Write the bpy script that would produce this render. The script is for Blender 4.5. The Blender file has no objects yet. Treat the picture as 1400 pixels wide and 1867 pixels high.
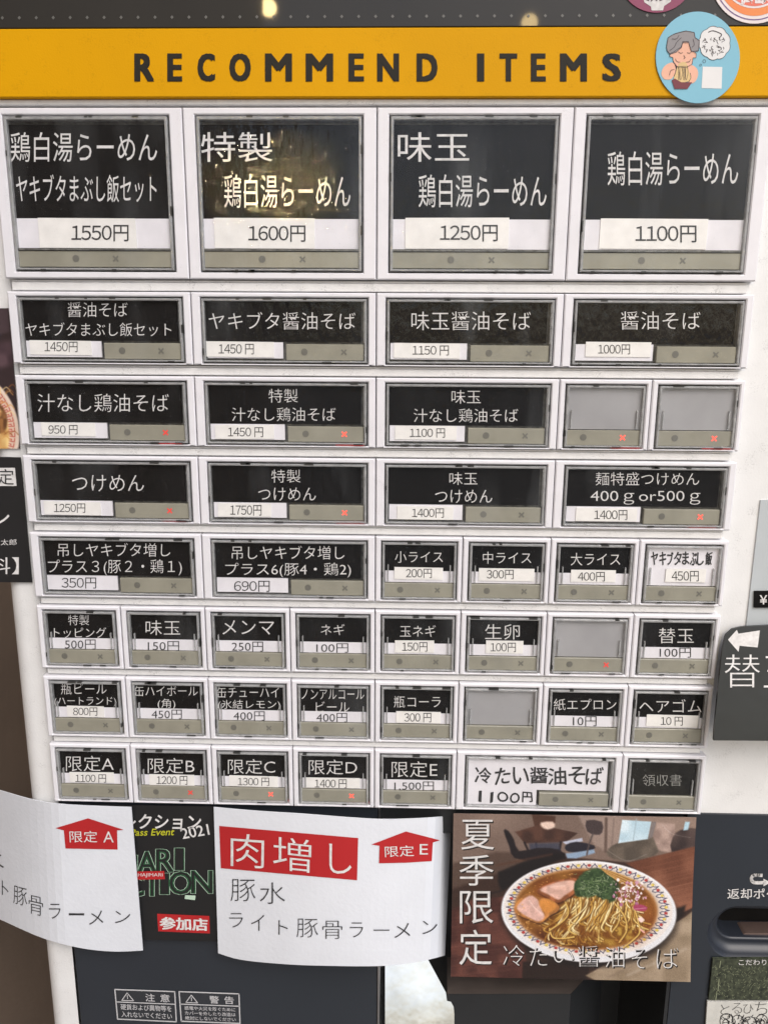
import bpy, bmesh, math, random
from mathutils import Vector, Matrix
R = math.radians
sc = bpy.context.scene
C = sc.collection
U = 0.05            # one small button pitch is 5 cm
ZO = 1.40           # height of the panel origin above the pavement
# ------------------------------------------------------------------ camera
PITCH, YAW, ROLL = R(-12.17), R(-1.41), R(0.37)
CX, CY, CZ = 0.307, -8.52, 0.984       # in pitches, relative to panel origin
FPX = 1402.0
cp, sp = math.cos(PITCH), math.sin(PITCH); cy_, sy_ = math.cos(YAW), math.sin(YAW)
FW = Vector((sy_*cp, cy_*cp, sp)); _rt = Vector((cy_, -sy_, 0)); _up = _rt.cross(FW)
RT = _rt*math.cos(ROLL)+_up*math.sin(ROLL); UP = _up*math.cos(ROLL)-_rt*math.sin(ROLL)
cam = bpy.data.cameras.new('camera'); co = bpy.data.objects.new('camera', cam); C.objects.link(co)
cam.sensor_fit = 'VERTICAL'; cam.sensor_height = 36; cam.lens = FPX/1867*36
cam.clip_start = 0.01; cam.clip_end = 2000
m = Matrix((RT, UP, -FW)).transposed().to_4x4(); m.translation = Vector((CX*U, CY*U, CZ*U+ZO)); co.matrix_world = m
sc.camera = co
# ------------------------------------------------------------------ sky, sun, exposure
w = bpy.data.worlds.new('World'); sc.world = w; w.use_nodes = True
nt = w.node_tree; bgn = nt.nodes['Background']; sky = nt.nodes.new('ShaderNodeTexSky')
sky.sky_type = 'NISHITA'; sky.sun_disc = False
SUN_EL, SUN_AZ = R(48), R(150)     # azimuth measured from +Y clockwise (towards +X)
sky.sun_elevation = SUN_EL; sky.sun_rotation = SUN_AZ; sky.dust_density = 3.0; sky.ozone_density = 1.0
nt.links.new(sky.outputs[0], bgn.inputs[0]); bgn.inputs[1].default_value = 0.12
sun = bpy.data.lights.new('sun', 'SUN'); so = bpy.data.objects.new('sun', sun); C.objects.link(so)
sun.energy = 1.1; sun.angle = R(40); sun.color = (1, .985, .97)
sd = Vector((math.sin(SUN_AZ)*math.cos(SUN_EL), math.cos(SUN_AZ)*math.cos(SUN_EL), math.sin(SUN_EL)))
so.rotation_euler = sd.to_track_quat('Z', 'Y').to_euler(); so.location = (0, -2, 4)
sc.view_settings.view_transform = 'Standard'; sc.view_settings.look = 'None'; sc.view_settings.gamma = 1
sc.view_settings.exposure = 0.6
rnd = random.Random(7)
# ------------------------------------------------------------------ pixel ray -> point on the plane Y (all in pitches)
def ray(u, v): return RT*((u-700)/FPX)+UP*((933.5-v)/FPX)+FW
CAMP = Vector((CX, CY, CZ))
def at(u, v, Y=0.0):
    d = ray(u, v); t = (Y-CY)/d.y
    return CAMP+d*t
def flat(Y): return lambda u, v: at(u, v, Y)
# ------------------------------------------------------------------ materials
MATS = {}
def mat(name, col, rough=.5, metal=0, var=.06, vscale=30, bump=0, bscale=200, emit=None, es=0, spec=None, coat=0, col2=None, stretch=None, trans=0, ior=None, speck=0, sscale=900):
    if name in MATS: return MATS[name]
    M = bpy.data.materials.new(name); M.use_nodes = True; n = M.node_tree; b = n.nodes['Principled BSDF']
    tc = n.nodes.new('ShaderNodeTexCoord'); src = tc.outputs['Object']
    if stretch:
        mp = n.nodes.new('ShaderNodeMapping'); mp.inputs['Scale'].default_value = stretch
        n.links.new(src, mp.inputs[0]); src = mp.outputs[0]
    nz = n.nodes.new('ShaderNodeTexNoise'); nz.inputs['Scale'].default_value = vscale; nz.inputs['Detail'].default_value = 4
    n.links.new(src, nz.inputs['Vector'])
    rp = n.nodes.new('ShaderNodeValToRGB'); e = rp.color_ramp.elements
    a = col; c2 = col2 or tuple(min(1, x*(1-2*var)) for x in col)
    e[0].position = .3; e[0].color = (*c2, 1); e[1].position = .7; e[1].color = (*a, 1)
    n.links.new(nz.outputs['Fac'], rp.inputs[0]); csrc = rp.outputs[0]
    if speck:        # dust and scuff specks
        ns = n.nodes.new('ShaderNodeTexNoise'); ns.inputs['Scale'].default_value = sscale; ns.inputs['Detail'].default_value = 2; n.links.new(src, ns.inputs['Vector'])
        n2 = n.nodes.new('ShaderNodeTexNoise'); n2.inputs['Scale'].default_value = sscale/14; n.links.new(src, n2.inputs['Vector'])
        ml = n.nodes.new('ShaderNodeMath'); ml.operation = 'MULTIPLY'; n.links.new(ns.outputs[0], ml.inputs[0]); n.links.new(n2.outputs[0], ml.inputs[1])
        mr = n.nodes.new('ShaderNodeMapRange'); mr.inputs[1].default_value = .34; mr.inputs[2].default_value = .44; mr.inputs[3].default_value = 0; mr.inputs[4].default_value = speck; n.links.new(ml.outputs[0], mr.inputs[0])
        mc = n.nodes.new('ShaderNodeMixRGB'); n.links.new(mr.outputs[0], mc.inputs[0]); n.links.new(csrc, mc.inputs[1]); mc.inputs[2].default_value = tuple(x*.38 for x in col)+(1,); csrc = mc.outputs[0]
    n.links.new(csrc, b.inputs['Base Color'])
    b.inputs['Roughness'].default_value = rough; b.inputs['Metallic'].default_value = metal
    if spec is not None: b.inputs['Specular IOR Level'].default_value = spec
    if coat: b.inputs['Coat Weight'].default_value = coat; b.inputs['Coat Roughness'].default_value = .03
    if trans: b.inputs['Transmission Weight'].default_value = trans
    if ior: b.inputs['IOR'].default_value = ior
    if bump:
        nb = n.nodes.new('ShaderNodeTexNoise'); nb.inputs['Scale'].default_value = bscale; nb.inputs['Detail'].default_value = 3
        n.links.new(src, nb.inputs['Vector'])
        bp = n.nodes.new('ShaderNodeBump'); bp.inputs['Strength'].default_value = bump; bp.inputs['Distance'].default_value = .001
        n.links.new(nb.outputs['Fac'], bp.inputs['Height']); n.links.new(bp.outputs[0], b.inputs['Normal'])
    if emit: b.inputs['Emission Color'].default_value = (*emit, 1); b.inputs['Emission Strength'].default_value = es
    MATS[name] = M; return M
def s2l(*c): return tuple(((x/255)/12.92 if x/255 <= .04045 else ((x/255+.055)/1.055)**2.4) for x in c)
def clear_pane():
    M = bpy.data.materials.new('clear_pane'); M.use_nodes = True; n = M.node_tree; n.nodes.clear(); N = n.nodes.new; K = n.links.new
    def noise(sc, vec, det=3):
        q = N('ShaderNodeTexNoise'); q.inputs['Scale'].default_value = sc; q.inputs['Detail'].default_value = det; K(vec, q.inputs['Vector']); return q.outputs[0]
    def rng(x, a, b, c, d):
        q = N('ShaderNodeMapRange'); K(x, q.inputs[0])
        for i, v in enumerate((a, b, c, d)): q.inputs[i+1].default_value = v
        return q.outputs[0]
    def mth(op, a, b):
        q = N('ShaderNodeMath'); q.operation = op
        for i, v in enumerate((a, b)):
            if isinstance(v, (int, float)): q.inputs[i].default_value = v
            else: K(v, q.inputs[i])
        return q.outputs[0]
    tc = N('ShaderNodeTexCoord'); oi = N('ShaderNodeObjectInfo'); ad = N('ShaderNodeVectorMath'); ad.operation = 'ADD'; K(tc.outputs['Object'], ad.inputs[0]); K(oi.outputs['Random'], ad.inputs[1])
    mp = N('ShaderNodeMapping'); mp.inputs['Scale'].default_value = (1.6, 1, .7); K(ad.outputs[0], mp.inputs[0]); V = mp.outputs[0]
    mv = N('ShaderNodeMapping'); mv.inputs['Scale'].default_value = (1, 1, .22); mv.inputs['Rotation'].default_value = (0, .25, 0); K(ad.outputs[0], mv.inputs[0])
    bp = N('ShaderNodeBump'); bp.inputs['Strength'].default_value = 1; bp.inputs['Distance'].default_value = .0003; K(noise(190, V, 2), bp.inputs['Height'])
    lw = N('ShaderNodeLayerWeight'); fac = mth('ADD', mth('MULTIPLY', mth('POWER', lw.outputs['Facing'], 5), .9), .027)
    gl = N('ShaderNodeBsdfGlossy'); gl.inputs['Roughness'].default_value = .025; K(bp.outputs[0], gl.inputs['Normal'])
    tr = N('ShaderNodeBsdfTransparent'); mx = N('ShaderNodeMixShader'); K(fac, mx.inputs[0]); K(tr.outputs[0], mx.inputs[1]); K(gl.outputs[0], mx.inputs[2])
    # pale diffuse streaks imitating street reflections, plus fine dust on the plastic
    df = N('ShaderNodeBsdfDiffuse'); df.inputs[0].default_value = (.62, .66, .68, 1)
    sm = mth('MULTIPLY', rng(noise(38, mv.outputs[0], 3), .5, .74, 0, .085), rng(noise(14, ad.outputs[0], 1), .4, .65, .1, 1))
    du = rng(noise(1500, ad.outputs[0], 1), .70, .78, 0, .16)
    f2 = mth('ADD', sm, du); m2 = N('ShaderNodeMixShader'); K(f2, m2.inputs[0]); K(mx.outputs[0], m2.inputs[1]); K(df.outputs[0], m2.inputs[2])
    o = N('ShaderNodeOutputMaterial'); K(m2.outputs[0], o.inputs[0]); return M
WHITE = mat('white_enamel', (.77, .775, .77), .38, var=.03, vscale=60, speck=.28, sscale=1500, bump=.12, bscale=900)
STRIP = mat('strip_enamel', (.77, .77, .76), .42, var=.05, vscale=160, speck=.5, sscale=1600, bump=.2, bscale=1500)
BEZEL = mat('bezel_plastic', (.77, .765, .80), .33, var=.03, vscale=80, speck=.2, sscale=1500)
WELL = mat('smoked_plastic', (.20, .20, .19), .3, var=.35, vscale=350, bump=.3, bscale=700)
RIM = mat('clear_rim', (.84, .85, .85), .10, var=.14, vscale=220, trans=.62, ior=1.49, bump=.35, bscale=500)
PANE = clear_pane(); RIMDK = mat('dark_rim_bit', (.045, .045, .043), .3)  # dark colour for bits that imitate refraction along the clear rim
CARD = mat('black_card', (.0075, .007, .0068), .75, spec=.12, var=.2, vscale=90)
BLANK = mat('grey_blank_card', (.36, .36, .37), .35, var=.08, vscale=40)
BRASS = mat('scuffed_dark_film', (.016, .015, .011), .22, var=.4, vscale=90, bump=.7, bscale=160)
PAPER = mat('white_card', (.78, .77, .81), .6, var=.05, vscale=90)
STICK = mat('price_sticker_paper', (.86, .85, .82), .55, var=.06, vscale=120)
INKW = mat('white_print', (.74, .73, .72), .7, spec=.08, var=.12, vscale=400)
INKK = mat('black_print', (.025, .025, .027), .6, var=.05)
BAR = mat('olive_lamp_bar', (.315, .305, .245), .22, var=.10, vscale=60)
DOT = mat('unlit_mark', (.15, .147, .125), .5)
LIT = mat('lit_red_mark', (.8, .1, .08), .5, emit=(1, .09, .05), es=.75)
LITD = mat('dim_red_mark', (.5, .06, .05), .5, emit=(1, .04, .03), es=.3)
GLOW = mat('red_glow', (.5, .02, .02), .5, emit=(1, .01, .02), es=.28)  # emissive strip standing in for red light seeping through the button gap
HEAD = mat('charcoal_board', s2l(46, 44, 40), .55, spec=.2, var=.08, vscale=20, bump=.03, bscale=60, coat=.42)
YEL = mat('yellow_board', (.70, .345, .0008), .55, spec=.12, var=.06, vscale=9, bump=.1, bscale=1200, speck=.18, sscale=1500)
DARKP = mat('slate_panel', s2l(44, 49, 56), .3, var=.06, vscale=15, bump=.05, bscale=50)
INKD = mat('charcoal_print', s2l(42, 39, 33), .6, spec=.2)
BLACKP = mat('black_paper', (.012, .012, .013), .5, var=.1)
RED = mat('red_print', s2l(178, 30, 34), .6, var=.05)
NOTE = mat('notice_paper', (.70, .73, .78), .7, var=.025, vscale=40, bump=.15, bscale=400)
# ------------------------------------------------------------------ object helpers
def mk(name, verts, faces, material, parent=None, kind=None, label=None, smooth=False):
    """verts in pitches, world; parent's origin is taken off"""
    me = bpy.data.meshes.new(name)
    o = bpy.data.objects.new(name, me); C.objects.link(o)
    org = Vector((0, 0, 0)); p = parent
    while p is not None: org += p.location; p = p.parent
    me.from_pydata([tuple(Vector((v[0]*U, v[1]*U, v[2]*U+ZO))-org) for v in verts], [], faces)
    me.materials.append(material)
    if smooth:
        for p in me.polygons: p.use_smooth = True
    me.update()
    if parent: o.parent = parent
    if kind: o['kind'] = kind
    if label: o['label'] = label
    return o
def tag(o, label, cat, group=None):
    o['label'] = label; o['category'] = cat
    if group: o['group'] = group
    return o
def thing(name, loc, label, cat, group=None):       # loc in pitches
    o = bpy.data.objects.new(name, None); C.objects.link(o); o.empty_display_size = .02
    o.location = (loc[0]*U, loc[1]*U, loc[2]*U+ZO); return tag(o, label, cat, group)
class MB:
    def __init__(s): s.v = []; s.f = []
    def add(s, vs, fs):
        n = len(s.v); s.v += [tuple(v) for v in vs]; s.f += [tuple(i+n for i in f) for f in fs]; return s
    def box(s, x0, x1, y0, y1, z0, z1, ch=0):
        if ch <= 0:
            return s.add([(x0,y0,z0),(x1,y0,z0),(x1,y0,z1),(x0,y0,z1),(x0,y1,z0),(x1,y1,z0),(x1,y1,z1),(x0,y1,z1)],
                [(0,1,2,3),(5,4,7,6),(4,0,3,7),(1,5,6,2),(3,2,6,7),(4,5,1,0)])
        c = ch     # chamfer round the front face
        return s.add([(x0+c,y0,z0+c),(x1-c,y0,z0+c),(x1-c,y0,z1-c),(x0+c,y0,z1-c),(x0,y0+c,z0),(x1,y0+c,z0),(x1,y0+c,z1),(x0,y0+c,z1),
                (x0,y1,z0),(x1,y1,z0),(x1,y1,z1),(x0,y1,z1)],
                [(0,1,2,3),(4,5,1,0),(5,6,2,1),(6,7,3,2),(7,4,0,3),(8,9,5,4),(9,10,6,5),(10,11,7,6),(11,8,4,7),(9,8,11,10)])
    def ring(s, o, i, y0, y1, ch=.01):
        """o, i = (x0,x1,z0,z1) outer and inner; front y0, back y1"""
        def q(r, y, k=0): return [(r[0]+k,y,r[2]+k),(r[1]-k,y,r[2]+k),(r[1]-k,y,r[3]-k),(r[0]+k,y,r[3]-k)]
        loops = [q(o,y1), q(o,y0+ch), q(o,y0,ch), q(i,y0,-ch), q(i,y0+ch), q(i,y1)]
        vs = sum(loops, []); fs = []
        for a in range(5):
            for k in range(4):
                fs.append((a*4+k, a*4+(k+1)%4, a*4+4+(k+1)%4, a*4+4+k))
        return s.add(vs, fs)
    def build(s, name, material, parent=None, **k): return mk(name, s.v, s.f, material, parent, **k)
def box(name, material, parent, *a, **k):
    ch = k.pop('ch', 0); return MB().box(*a, ch=ch).build(name, material, parent, **k)
def fill(pts):     # ear-clip a simple polygon given in px
    from mathutils.geometry import tessellate_polygon
    return [tuple(t) for t in tessellate_polygon([[Vector((p[0], -p[1], 0)) for p in pts]])]
def fix(vs, f):    # make triangles face the viewer (-Y)
    out = []
    for t in f:
        a, b, c = (Vector(vs[i]) for i in t)
        n = (b-a).cross(c-a)
        out.append(t if n.y < 0 else t[::-1])
    return out
def smooth_pts(p, n=4):
    out = []
    L = len(p)
    for i in range(L):
        a, b, c, d = (Vector(p[(i+k-1) % L][:2]) for k in range(4))
        for j in range(n):
            t = j/n
            q = .5*((2*b)+(c-a)*t+(2*a-5*b+4*c-d)*t*t+(3*b-a-3*c+d)*t**3)
            out.append((q.x, q.y))
    return out
def poly(name, pts, Y, material, parent, sm=0, surf=None, **k):
    if sm: pts = smooth_pts(pts, sm)
    if surf:
        tris = [[tuple(pts[i]) for i in t] for t in fill(pts)]
        for _ in range(4):
            nx = []
            for a, b, c in tris:
                L = [((a, b), math.dist(a, b)), ((b, c), math.dist(b, c)), ((c, a), math.dist(c, a))]
                if max(l for _, l in L) < 9: nx.append([a, b, c]); continue
                ab, bc, ca = (((p[0]+q[0])/2, (p[1]+q[1])/2) for (p, q), _ in L)
                nx += [[a, ab, ca], [ab, b, bc], [ca, bc, c], [ab, bc, ca]]
            tris = nx
        B = MB()
        for t in tris:
            vs = [surf(u, v) for u, v in t]; B.add(vs, fix(vs, [(0, 1, 2)]))
        return B.build(name, material, parent, **k)
    S = flat(Y)
    vs = [S(u, v) for u, v in pts]; return mk(name, vs, fix(vs, fill(pts)), material, parent, **k)
def polys(name, lst, Y, material, parent, surf=None, **k):
    B = MB(); S = surf or flat(Y)
    for pts in lst:
        vs = [S(u, v) for u, v in pts]; B.add(vs, fix(vs, fill(pts)))
    return B.build(name, material, parent, **k)
def slab(name, pts, Y, th, material, parent=None, sm=0, surf=None, **k):   # outline in px, front at Y, thickness back
    if sm: pts = smooth_pts(pts, sm)
    f = [(surf(u, v) if surf else at(u, v, Y)) for u, v in pts]; b = [p+Vector((0, th, 0)) for p in f]; n = len(pts)
    fs = fix(f, fill(pts)); fs += [(i, i+n, (i+1) % n+n, (i+1) % n) for i in range(n)]
    a2 = 0.0
    for i in range(n): a2 += pts[i][0]*pts[(i+1) % n][1]-pts[(i+1) % n][0]*pts[i][1]
    if a2 < 0: fs = fs[:-n]+[q[::-1] for q in fs[-n:]]
    return mk(name, f+b, fs, material, parent, **k)
def ell(cx, cy, rx, ry, n=48, a0=0, a1=360, rot=0):
    o = []
    for i in range(n):
        a = R(a0+(a1-a0)*i/(n if a1-a0 == 360 else n-1)); x, y = rx*math.cos(a), ry*math.sin(a)
        o.append((cx+x*math.cos(rot)-y*math.sin(rot), cy+x*math.sin(rot)+y*math.cos(rot)))
    return o
def stroke(p, wd, closed=False):      # ribbon quads along a px polyline
    out = []
    n = len(p)
    for i in range(n if closed else n-1):
        a, b = Vector(p[i]), Vector(p[(i+1) % n]); d = (b-a)
        if d.length < 1e-6: continue
        d.normalize(); q = Vector((-d.y, d.x))*wd/2; e = d*wd*.2
        out.append([tuple(a+q-e), tuple(b+q+e), tuple(b-q+e), tuple(a-q-e)])
    return out
def curve_pts(p, n=6):
    out = []
    L = len(p)
    for i in range(L-1):
        a, b, c, d = (Vector(p[min(max(i+k-1, 0), L-1)]) for k in range(4))
        for j in range(n):
            t = j/n; q = .5*((2*b)+(c-a)*t+(2*a-5*b+4*c-d)*t*t+(3*b-a-3*c+d)*t**3); out.append((q.x, q.y))
    out.append(tuple(p[-1])); return out
# ------------------------------------------------------------------ lettering: glyph outlines turned to mesh, fitted into a px box
TX = {}
def glyphs(s, off):
    k = (s, off)
    if k in TX: return TX[k]
    if s[0] == '#':       # price: narrow gothic figures set one by one
        x = 0; V = []; F = []
        for ch in s[1:]:
            if ch == ' ': x += .22; continue
            d = ch.isdigit(); vs, fs = raw(chr(ord(ch)+0xFEE0) if d else ch, off)
            n = len(V); V += [(a+x-(.22 if d else 0), b) for a, b in vs]; F += [tuple(i+n for i in f) for f in fs]; x += .56 if d else 1.0
        vs, fs = V, F
    else: vs, fs = raw(s, off)
    x0 = min(v[0] for v in vs); x1 = max(v[0] for v in vs); y0 = min(v[1] for v in vs); y1 = max(v[1] for v in vs)
    vs = [((x-x0)/max(x1-x0, 1e-6), (y1-y)/max(y1-y0, 1e-6)) for x, y in vs]
    TX[k] = (vs, fs); return TX[k]
def raw(s, off):
    cu = bpy.data.curves.new('t', 'FONT'); cu.body = s; cu.offset = off; cu.resolution_u = 3; cu.size = 1
    o = bpy.data.objects.new('t', cu); C.objects.link(o)
    dg = bpy.context.evaluated_depsgraph_get(); dg.update()
    me = bpy.data.meshes.new_from_object(o.evaluated_get(dg))
    vs = [(v.co.x, v.co.y) for v in me.vertices]; fs = [tuple(p.vertices) for p in me.polygons]
    bpy.data.objects.remove(o); bpy.data.curves.remove(cu); bpy.data.meshes.remove(me)
    return vs, fs
def put(B, s, quad, S, off=0.0):
    """quad = four px corners TL,TR,BR,BL or a (u0,v0,u1,v1) box"""
    vs, fs = glyphs(s, off)
    if not isinstance(quad[0], (tuple, list)):
        u0, v0, u1, v1 = quad; quad = ((u0, v0), (u1, v0), (u1, v1), (u0, v1))
    tl, tr, br, bl = quad; out = []
    for a, b in vs:
        u = (tl[0]*(1-a)+tr[0]*a)*(1-b)+(bl[0]*(1-a)+br[0]*a)*b
        v = (tl[1]*(1-a)+tr[1]*a)*(1-b)+(bl[1]*(1-a)+br[1]*a)*b
        out.append(S(u, v))
    B.add(out, fix(out, fs) if False else [f if True else f for f in fs])
def text(name, items, Y, material, parent, off=0.0, surf=None, fat=0, **k):
    B = MB(); S = surf or flat(Y)
    for s, q in items:
        put(B, s, q, S, off)
        if fat:      # heavier strokes: copies set side by side a hair in front
            if not isinstance(q[0], (tuple, list)): q = ((q[0], q[1]), (q[2], q[1]), (q[2], q[3]), (q[0], q[3]))
            for i, (a, b) in enumerate(((1, .6), (-1, .6), (1, -.6), (-1, -.6), (.5, 0), (-.5, 0))):
                put(B, s, [(u+a*fat, v+b*fat) for u, v in q], (lambda u, v, e=i: S(u, v)+Vector((0, -.0003*(e+1), 0))), off)
    return B.build(name, material, parent, **k)
# ------------------------------------------------------------------ printed photographs: a fine grid with a colour per vertex
import numpy as np
class Print:
    """quad = TL,TR,BR,BL in px; drawing coordinates are px/K of the quad's own zoomed frame"""
    def __init__(s, x0, y0, x1, y1, nx, ny, base):
        s.x0, s.y0, s.x1, s.y1, s.nx, s.ny = x0, y0, x1, y1, nx, ny
        s.X, s.Y = np.meshgrid(np.linspace(x0, x1, nx), np.linspace(y0, y1, ny)); s.px = (x1-x0)/(nx-1)
        s.c = np.ones((ny, nx, 3))*np.array(base)/255.; s.r = np.random.default_rng(5)
    def noise(s, sc, seed=0):
        r = np.random.default_rng(abs(int(seed))); gx = int((s.x1-s.x0)/sc)+3; gy = int((s.y1-s.y0)/sc)+3; g = r.random((gy, gx))
        fx = (s.X-s.x0)/sc; fy = (s.Y-s.y0)/sc; ix = fx.astype(int); iy = fy.astype(int); tx = fx-ix; ty = fy-iy; tx = tx*tx*(3-2*tx); ty = ty*ty*(3-2*ty)
        return (g[iy, ix]*(1-tx)+g[iy, ix+1]*tx)*(1-ty)+(g[iy+1, ix]*(1-tx)+g[iy+1, ix+1]*tx)*ty
    def blend(s, a, col):
        col = np.array(col, float)/255. if not isinstance(col, np.ndarray) or col.ndim == 1 else col
        s.c = s.c*(1-a[..., None])+col*a[..., None]
    def sdf(s, pts):
        d = np.full(s.X.shape, 1e9); ins = np.zeros(s.X.shape, bool); n = len(pts)
        for i in range(n):
            ax, ay = pts[i]; bx, by = pts[(i+1) % n]; ex, ey = bx-ax, by-ay; l = ex*ex+ey*ey+1e-9
            t = np.clip(((s.X-ax)*ex+(s.Y-ay)*ey)/l, 0, 1); d = np.minimum(d, (s.X-ax-t*ex)**2+(s.Y-ay-t*ey)**2)
            c = ((ay > s.Y) != (by > s.Y)); ins ^= c & (s.X < ex*(s.Y-ay)/(ey if abs(ey) > 1e-9 else 1e-9)+ax)
        d = np.sqrt(d); return np.where(ins, -d, d)
    def poly(s, pts, col, f=4, sm=0, al=1, col2=None, ns=40, wob=0):
        if sm: pts = smooth_pts(pts, sm)
        d = s.sdf(pts)
        if wob: d = d+(s.noise(max(8, wob*2.5), 3)-.5)*wob*2
        a = np.clip(.5-d/(2*f), 0, 1); a = a*a*(3-2*a)*al
        if col2:
            m = s.noise(ns, len(pts)*7+int(col[0])); m = np.clip((m-.25)*2, 0, 1)[..., None]
            s.blend(a, (np.array(col)*(1-m)+np.array(col2)*m)/255.)
        else: s.blend(a, col)
        return s
    def ell(s, cx, cy, rx, ry, col, f=4, rot=0, al=1, col2=None, ns=40):
        dx, dy = s.X-cx, s.Y-cy; u = dx*math.cos(rot)+dy*math.sin(rot); v = -dx*math.sin(rot)+dy*math.cos(rot)
        k = np.sqrt((u/rx)**2+(v/ry)**2)+1e-9; d = (k-1)*min(rx, ry)
        a = np.clip(.5-d/(2*f), 0, 1); a = a*a*(3-2*a)*al
        if col2:
            m = np.clip((s.noise(ns, int(cx)+9)-.25)*2, 0, 1)[..., None]; s.blend(a, (np.array(col)*(1-m)+np.array(col2)*m)/255.)
        else: s.blend(a, col)
        return s
    def line(s, pts, wd, col, f=1.6, al=1):
        xs = [p[0] for p in pts]; ys = [p[1] for p in pts]; m = wd+f*2
        i0 = max(0, int((min(xs)-m-s.x0)/s.px)); i1 = min(s.nx, int((max(xs)+m-s.x0)/s.px)+2)
        py = (s.y1-s.y0)/(s.ny-1); j0 = max(0, int((min(ys)-m-s.y0)/py)); j1 = min(s.ny, int((max(ys)+m-s.y0)/py)+2)
        if i1 <= i0 or j1 <= j0: return s
        X, Y = s.X[j0:j1, i0:i1], s.Y[j0:j1, i0:i1]; d = np.full(X.shape, 1e9)
        for (ax, ay), (bx, by) in zip(pts, pts[1:]):
            ex, ey = bx-ax, by-ay; l = ex*ex+ey*ey+1e-9; t = np.clip(((X-ax)*ex+(Y-ay)*ey)/l, 0, 1)
            d = np.minimum(d, (X-ax-t*ex)**2+(Y-ay-t*ey)**2)
        a = np.clip(.5-(np.sqrt(d)-wd/2)/(2*f), 0, 1)[..., None]*al
        s.c[j0:j1, i0:i1] = s.c[j0:j1, i0:i1]*(1-a)+np.array(col, float)/255.*a
        return s
    def build(s, name, tomap, Y, parent, rough=.3, coat=0, th=.012):
        n = s.nx*s.ny; C_ = np.clip(s.c, 0, 1); lin = np.where(C_ <= .04045, C_/12.92, ((C_+.055)/1.055)**2.4)
        vs = []
        for d in (0, th):
            for j in range(s.ny):
                for i in range(s.nx):
                    p = at(*tomap(i/(s.nx-1), j/(s.ny-1)), Y); vs.append((p.x, p.y+d, p.z))
                    if d and not (i in (0, s.nx-1) or j in (0, s.ny-1)): vs.pop()
        fs = [(j*s.nx+i, (j+1)*s.nx+i, (j+1)*s.nx+i+1, j*s.nx+i+1) for j in range(s.ny-1) for i in range(s.nx-1)]
        # rim of the sheet
        idx = {}; k = n
        for j in range(s.ny):
            for i in range(s.nx):
                if i in (0, s.nx-1) or j in (0, s.ny-1): idx[(i, j)] = k; k += 1
        bd = [(i, 0) for i in range(s.nx)]+[(s.nx-1, j) for j in range(1, s.ny)]+[(i, s.ny-1) for i in range(s.nx-2, -1, -1)]+[(0, j) for j in range(s.ny-2, 0, -1)]
        for q in range(len(bd)):
            a, b = bd[q], bd[(q+1) % len(bd)]; fs.append((a[1]*s.nx+a[0], b[1]*s.nx+b[0], idx[b], idx[a]))
        M_ = bpy.data.materials.new(name+'_print'); M_.use_nodes = True; nn = M_.node_tree; bb = nn.nodes['Principled BSDF']
        at_ = nn.nodes.new('ShaderNodeAttribute'); at_.attribute_name = 'print'; nn.links.new(at_.outputs['Color'], bb.inputs['Base Color'])
        bb.inputs['Roughness'].default_value = rough
        if coat: bb.inputs['Coat Weight'].default_value = coat; bb.inputs['Coat Roughness'].default_value = .08
        nb = nn.nodes.new('ShaderNodeTexNoise'); nb.inputs['Scale'].default_value = 90; tc = nn.nodes.new('ShaderNodeTexCoord'); nn.links.new(tc.outputs['Object'], nb.inputs['Vector'])
        bp = nn.nodes.new('ShaderNodeBump'); bp.inputs['Strength'].default_value = .25; bp.inputs['Distance'].default_value = .001; nn.links.new(nb.outputs[0], bp.inputs['Height']); nn.links.new(bp.outputs[0], bb.inputs['Normal'])
        o = mk(name, vs, fs, M_, parent)
        ca = o.data.color_attributes.new('print', 'FLOAT_COLOR', 'POINT')
        full = np.ones((len(vs), 4)); full[:n, :3] = lin.reshape(-1, 3)
        ks = [j*s.nx+i for j in range(s.ny) for i in range(s.nx) if i in (0, s.nx-1) or j in (0, s.ny-1)]
        full[n:, :3] = full[ks, :3]; ca.data.foreach_set('color', full.ravel()); return o
# ================================================================== THE MACHINE
ZT = [2.38, .556, -.338, -1.232, -2.127, -3.016, -3.907, -4.798]
ZB = [.69, -.214, -1.111, -2.009, -2.906, -3.804, -4.698, -5.588]
ZT = [z+CZ for z in ZT]; ZB = [z+CZ for z in ZB]
M = thing('ticket_machine', (0.9, 0, -ZO/U), 'white ramen ticket vending machine with rows of black menu buttons and yellow banner', 'vending machine')
XL, XR = -4.42, 6.3
bk = .13      # body skin
MB().box(XL+.2, XR, bk, 9, ZB[7]-.05, 4.9).build('body_panel', WHITE, M)
box('cabinet_back', WHITE, M, XL+.2, XR, 2.2, 9, -ZO/U+.1, ZB[7]-.052)
# rounded left trim
def trim():
    vs = []; fs = []; n = 9; r = .22
    prof = [(XL+.42, bk-.012)]+[(XL+r-r*math.sin(R(90*i/n)), bk-.012+r-r*math.cos(R(90*i/n))) for i in range(n+1)]+[(XL, 9)]
    for z in (-ZO/U+.1, 4.9):
        vs += [(x, y, z) for x, y in prof]
    k = len(prof); fs = [(i+1, i, i+k, i+1+k) for i in range(k-1)]
    return mk('side_trim', vs, fs, WHITE, M, smooth=True)
trim()
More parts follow.
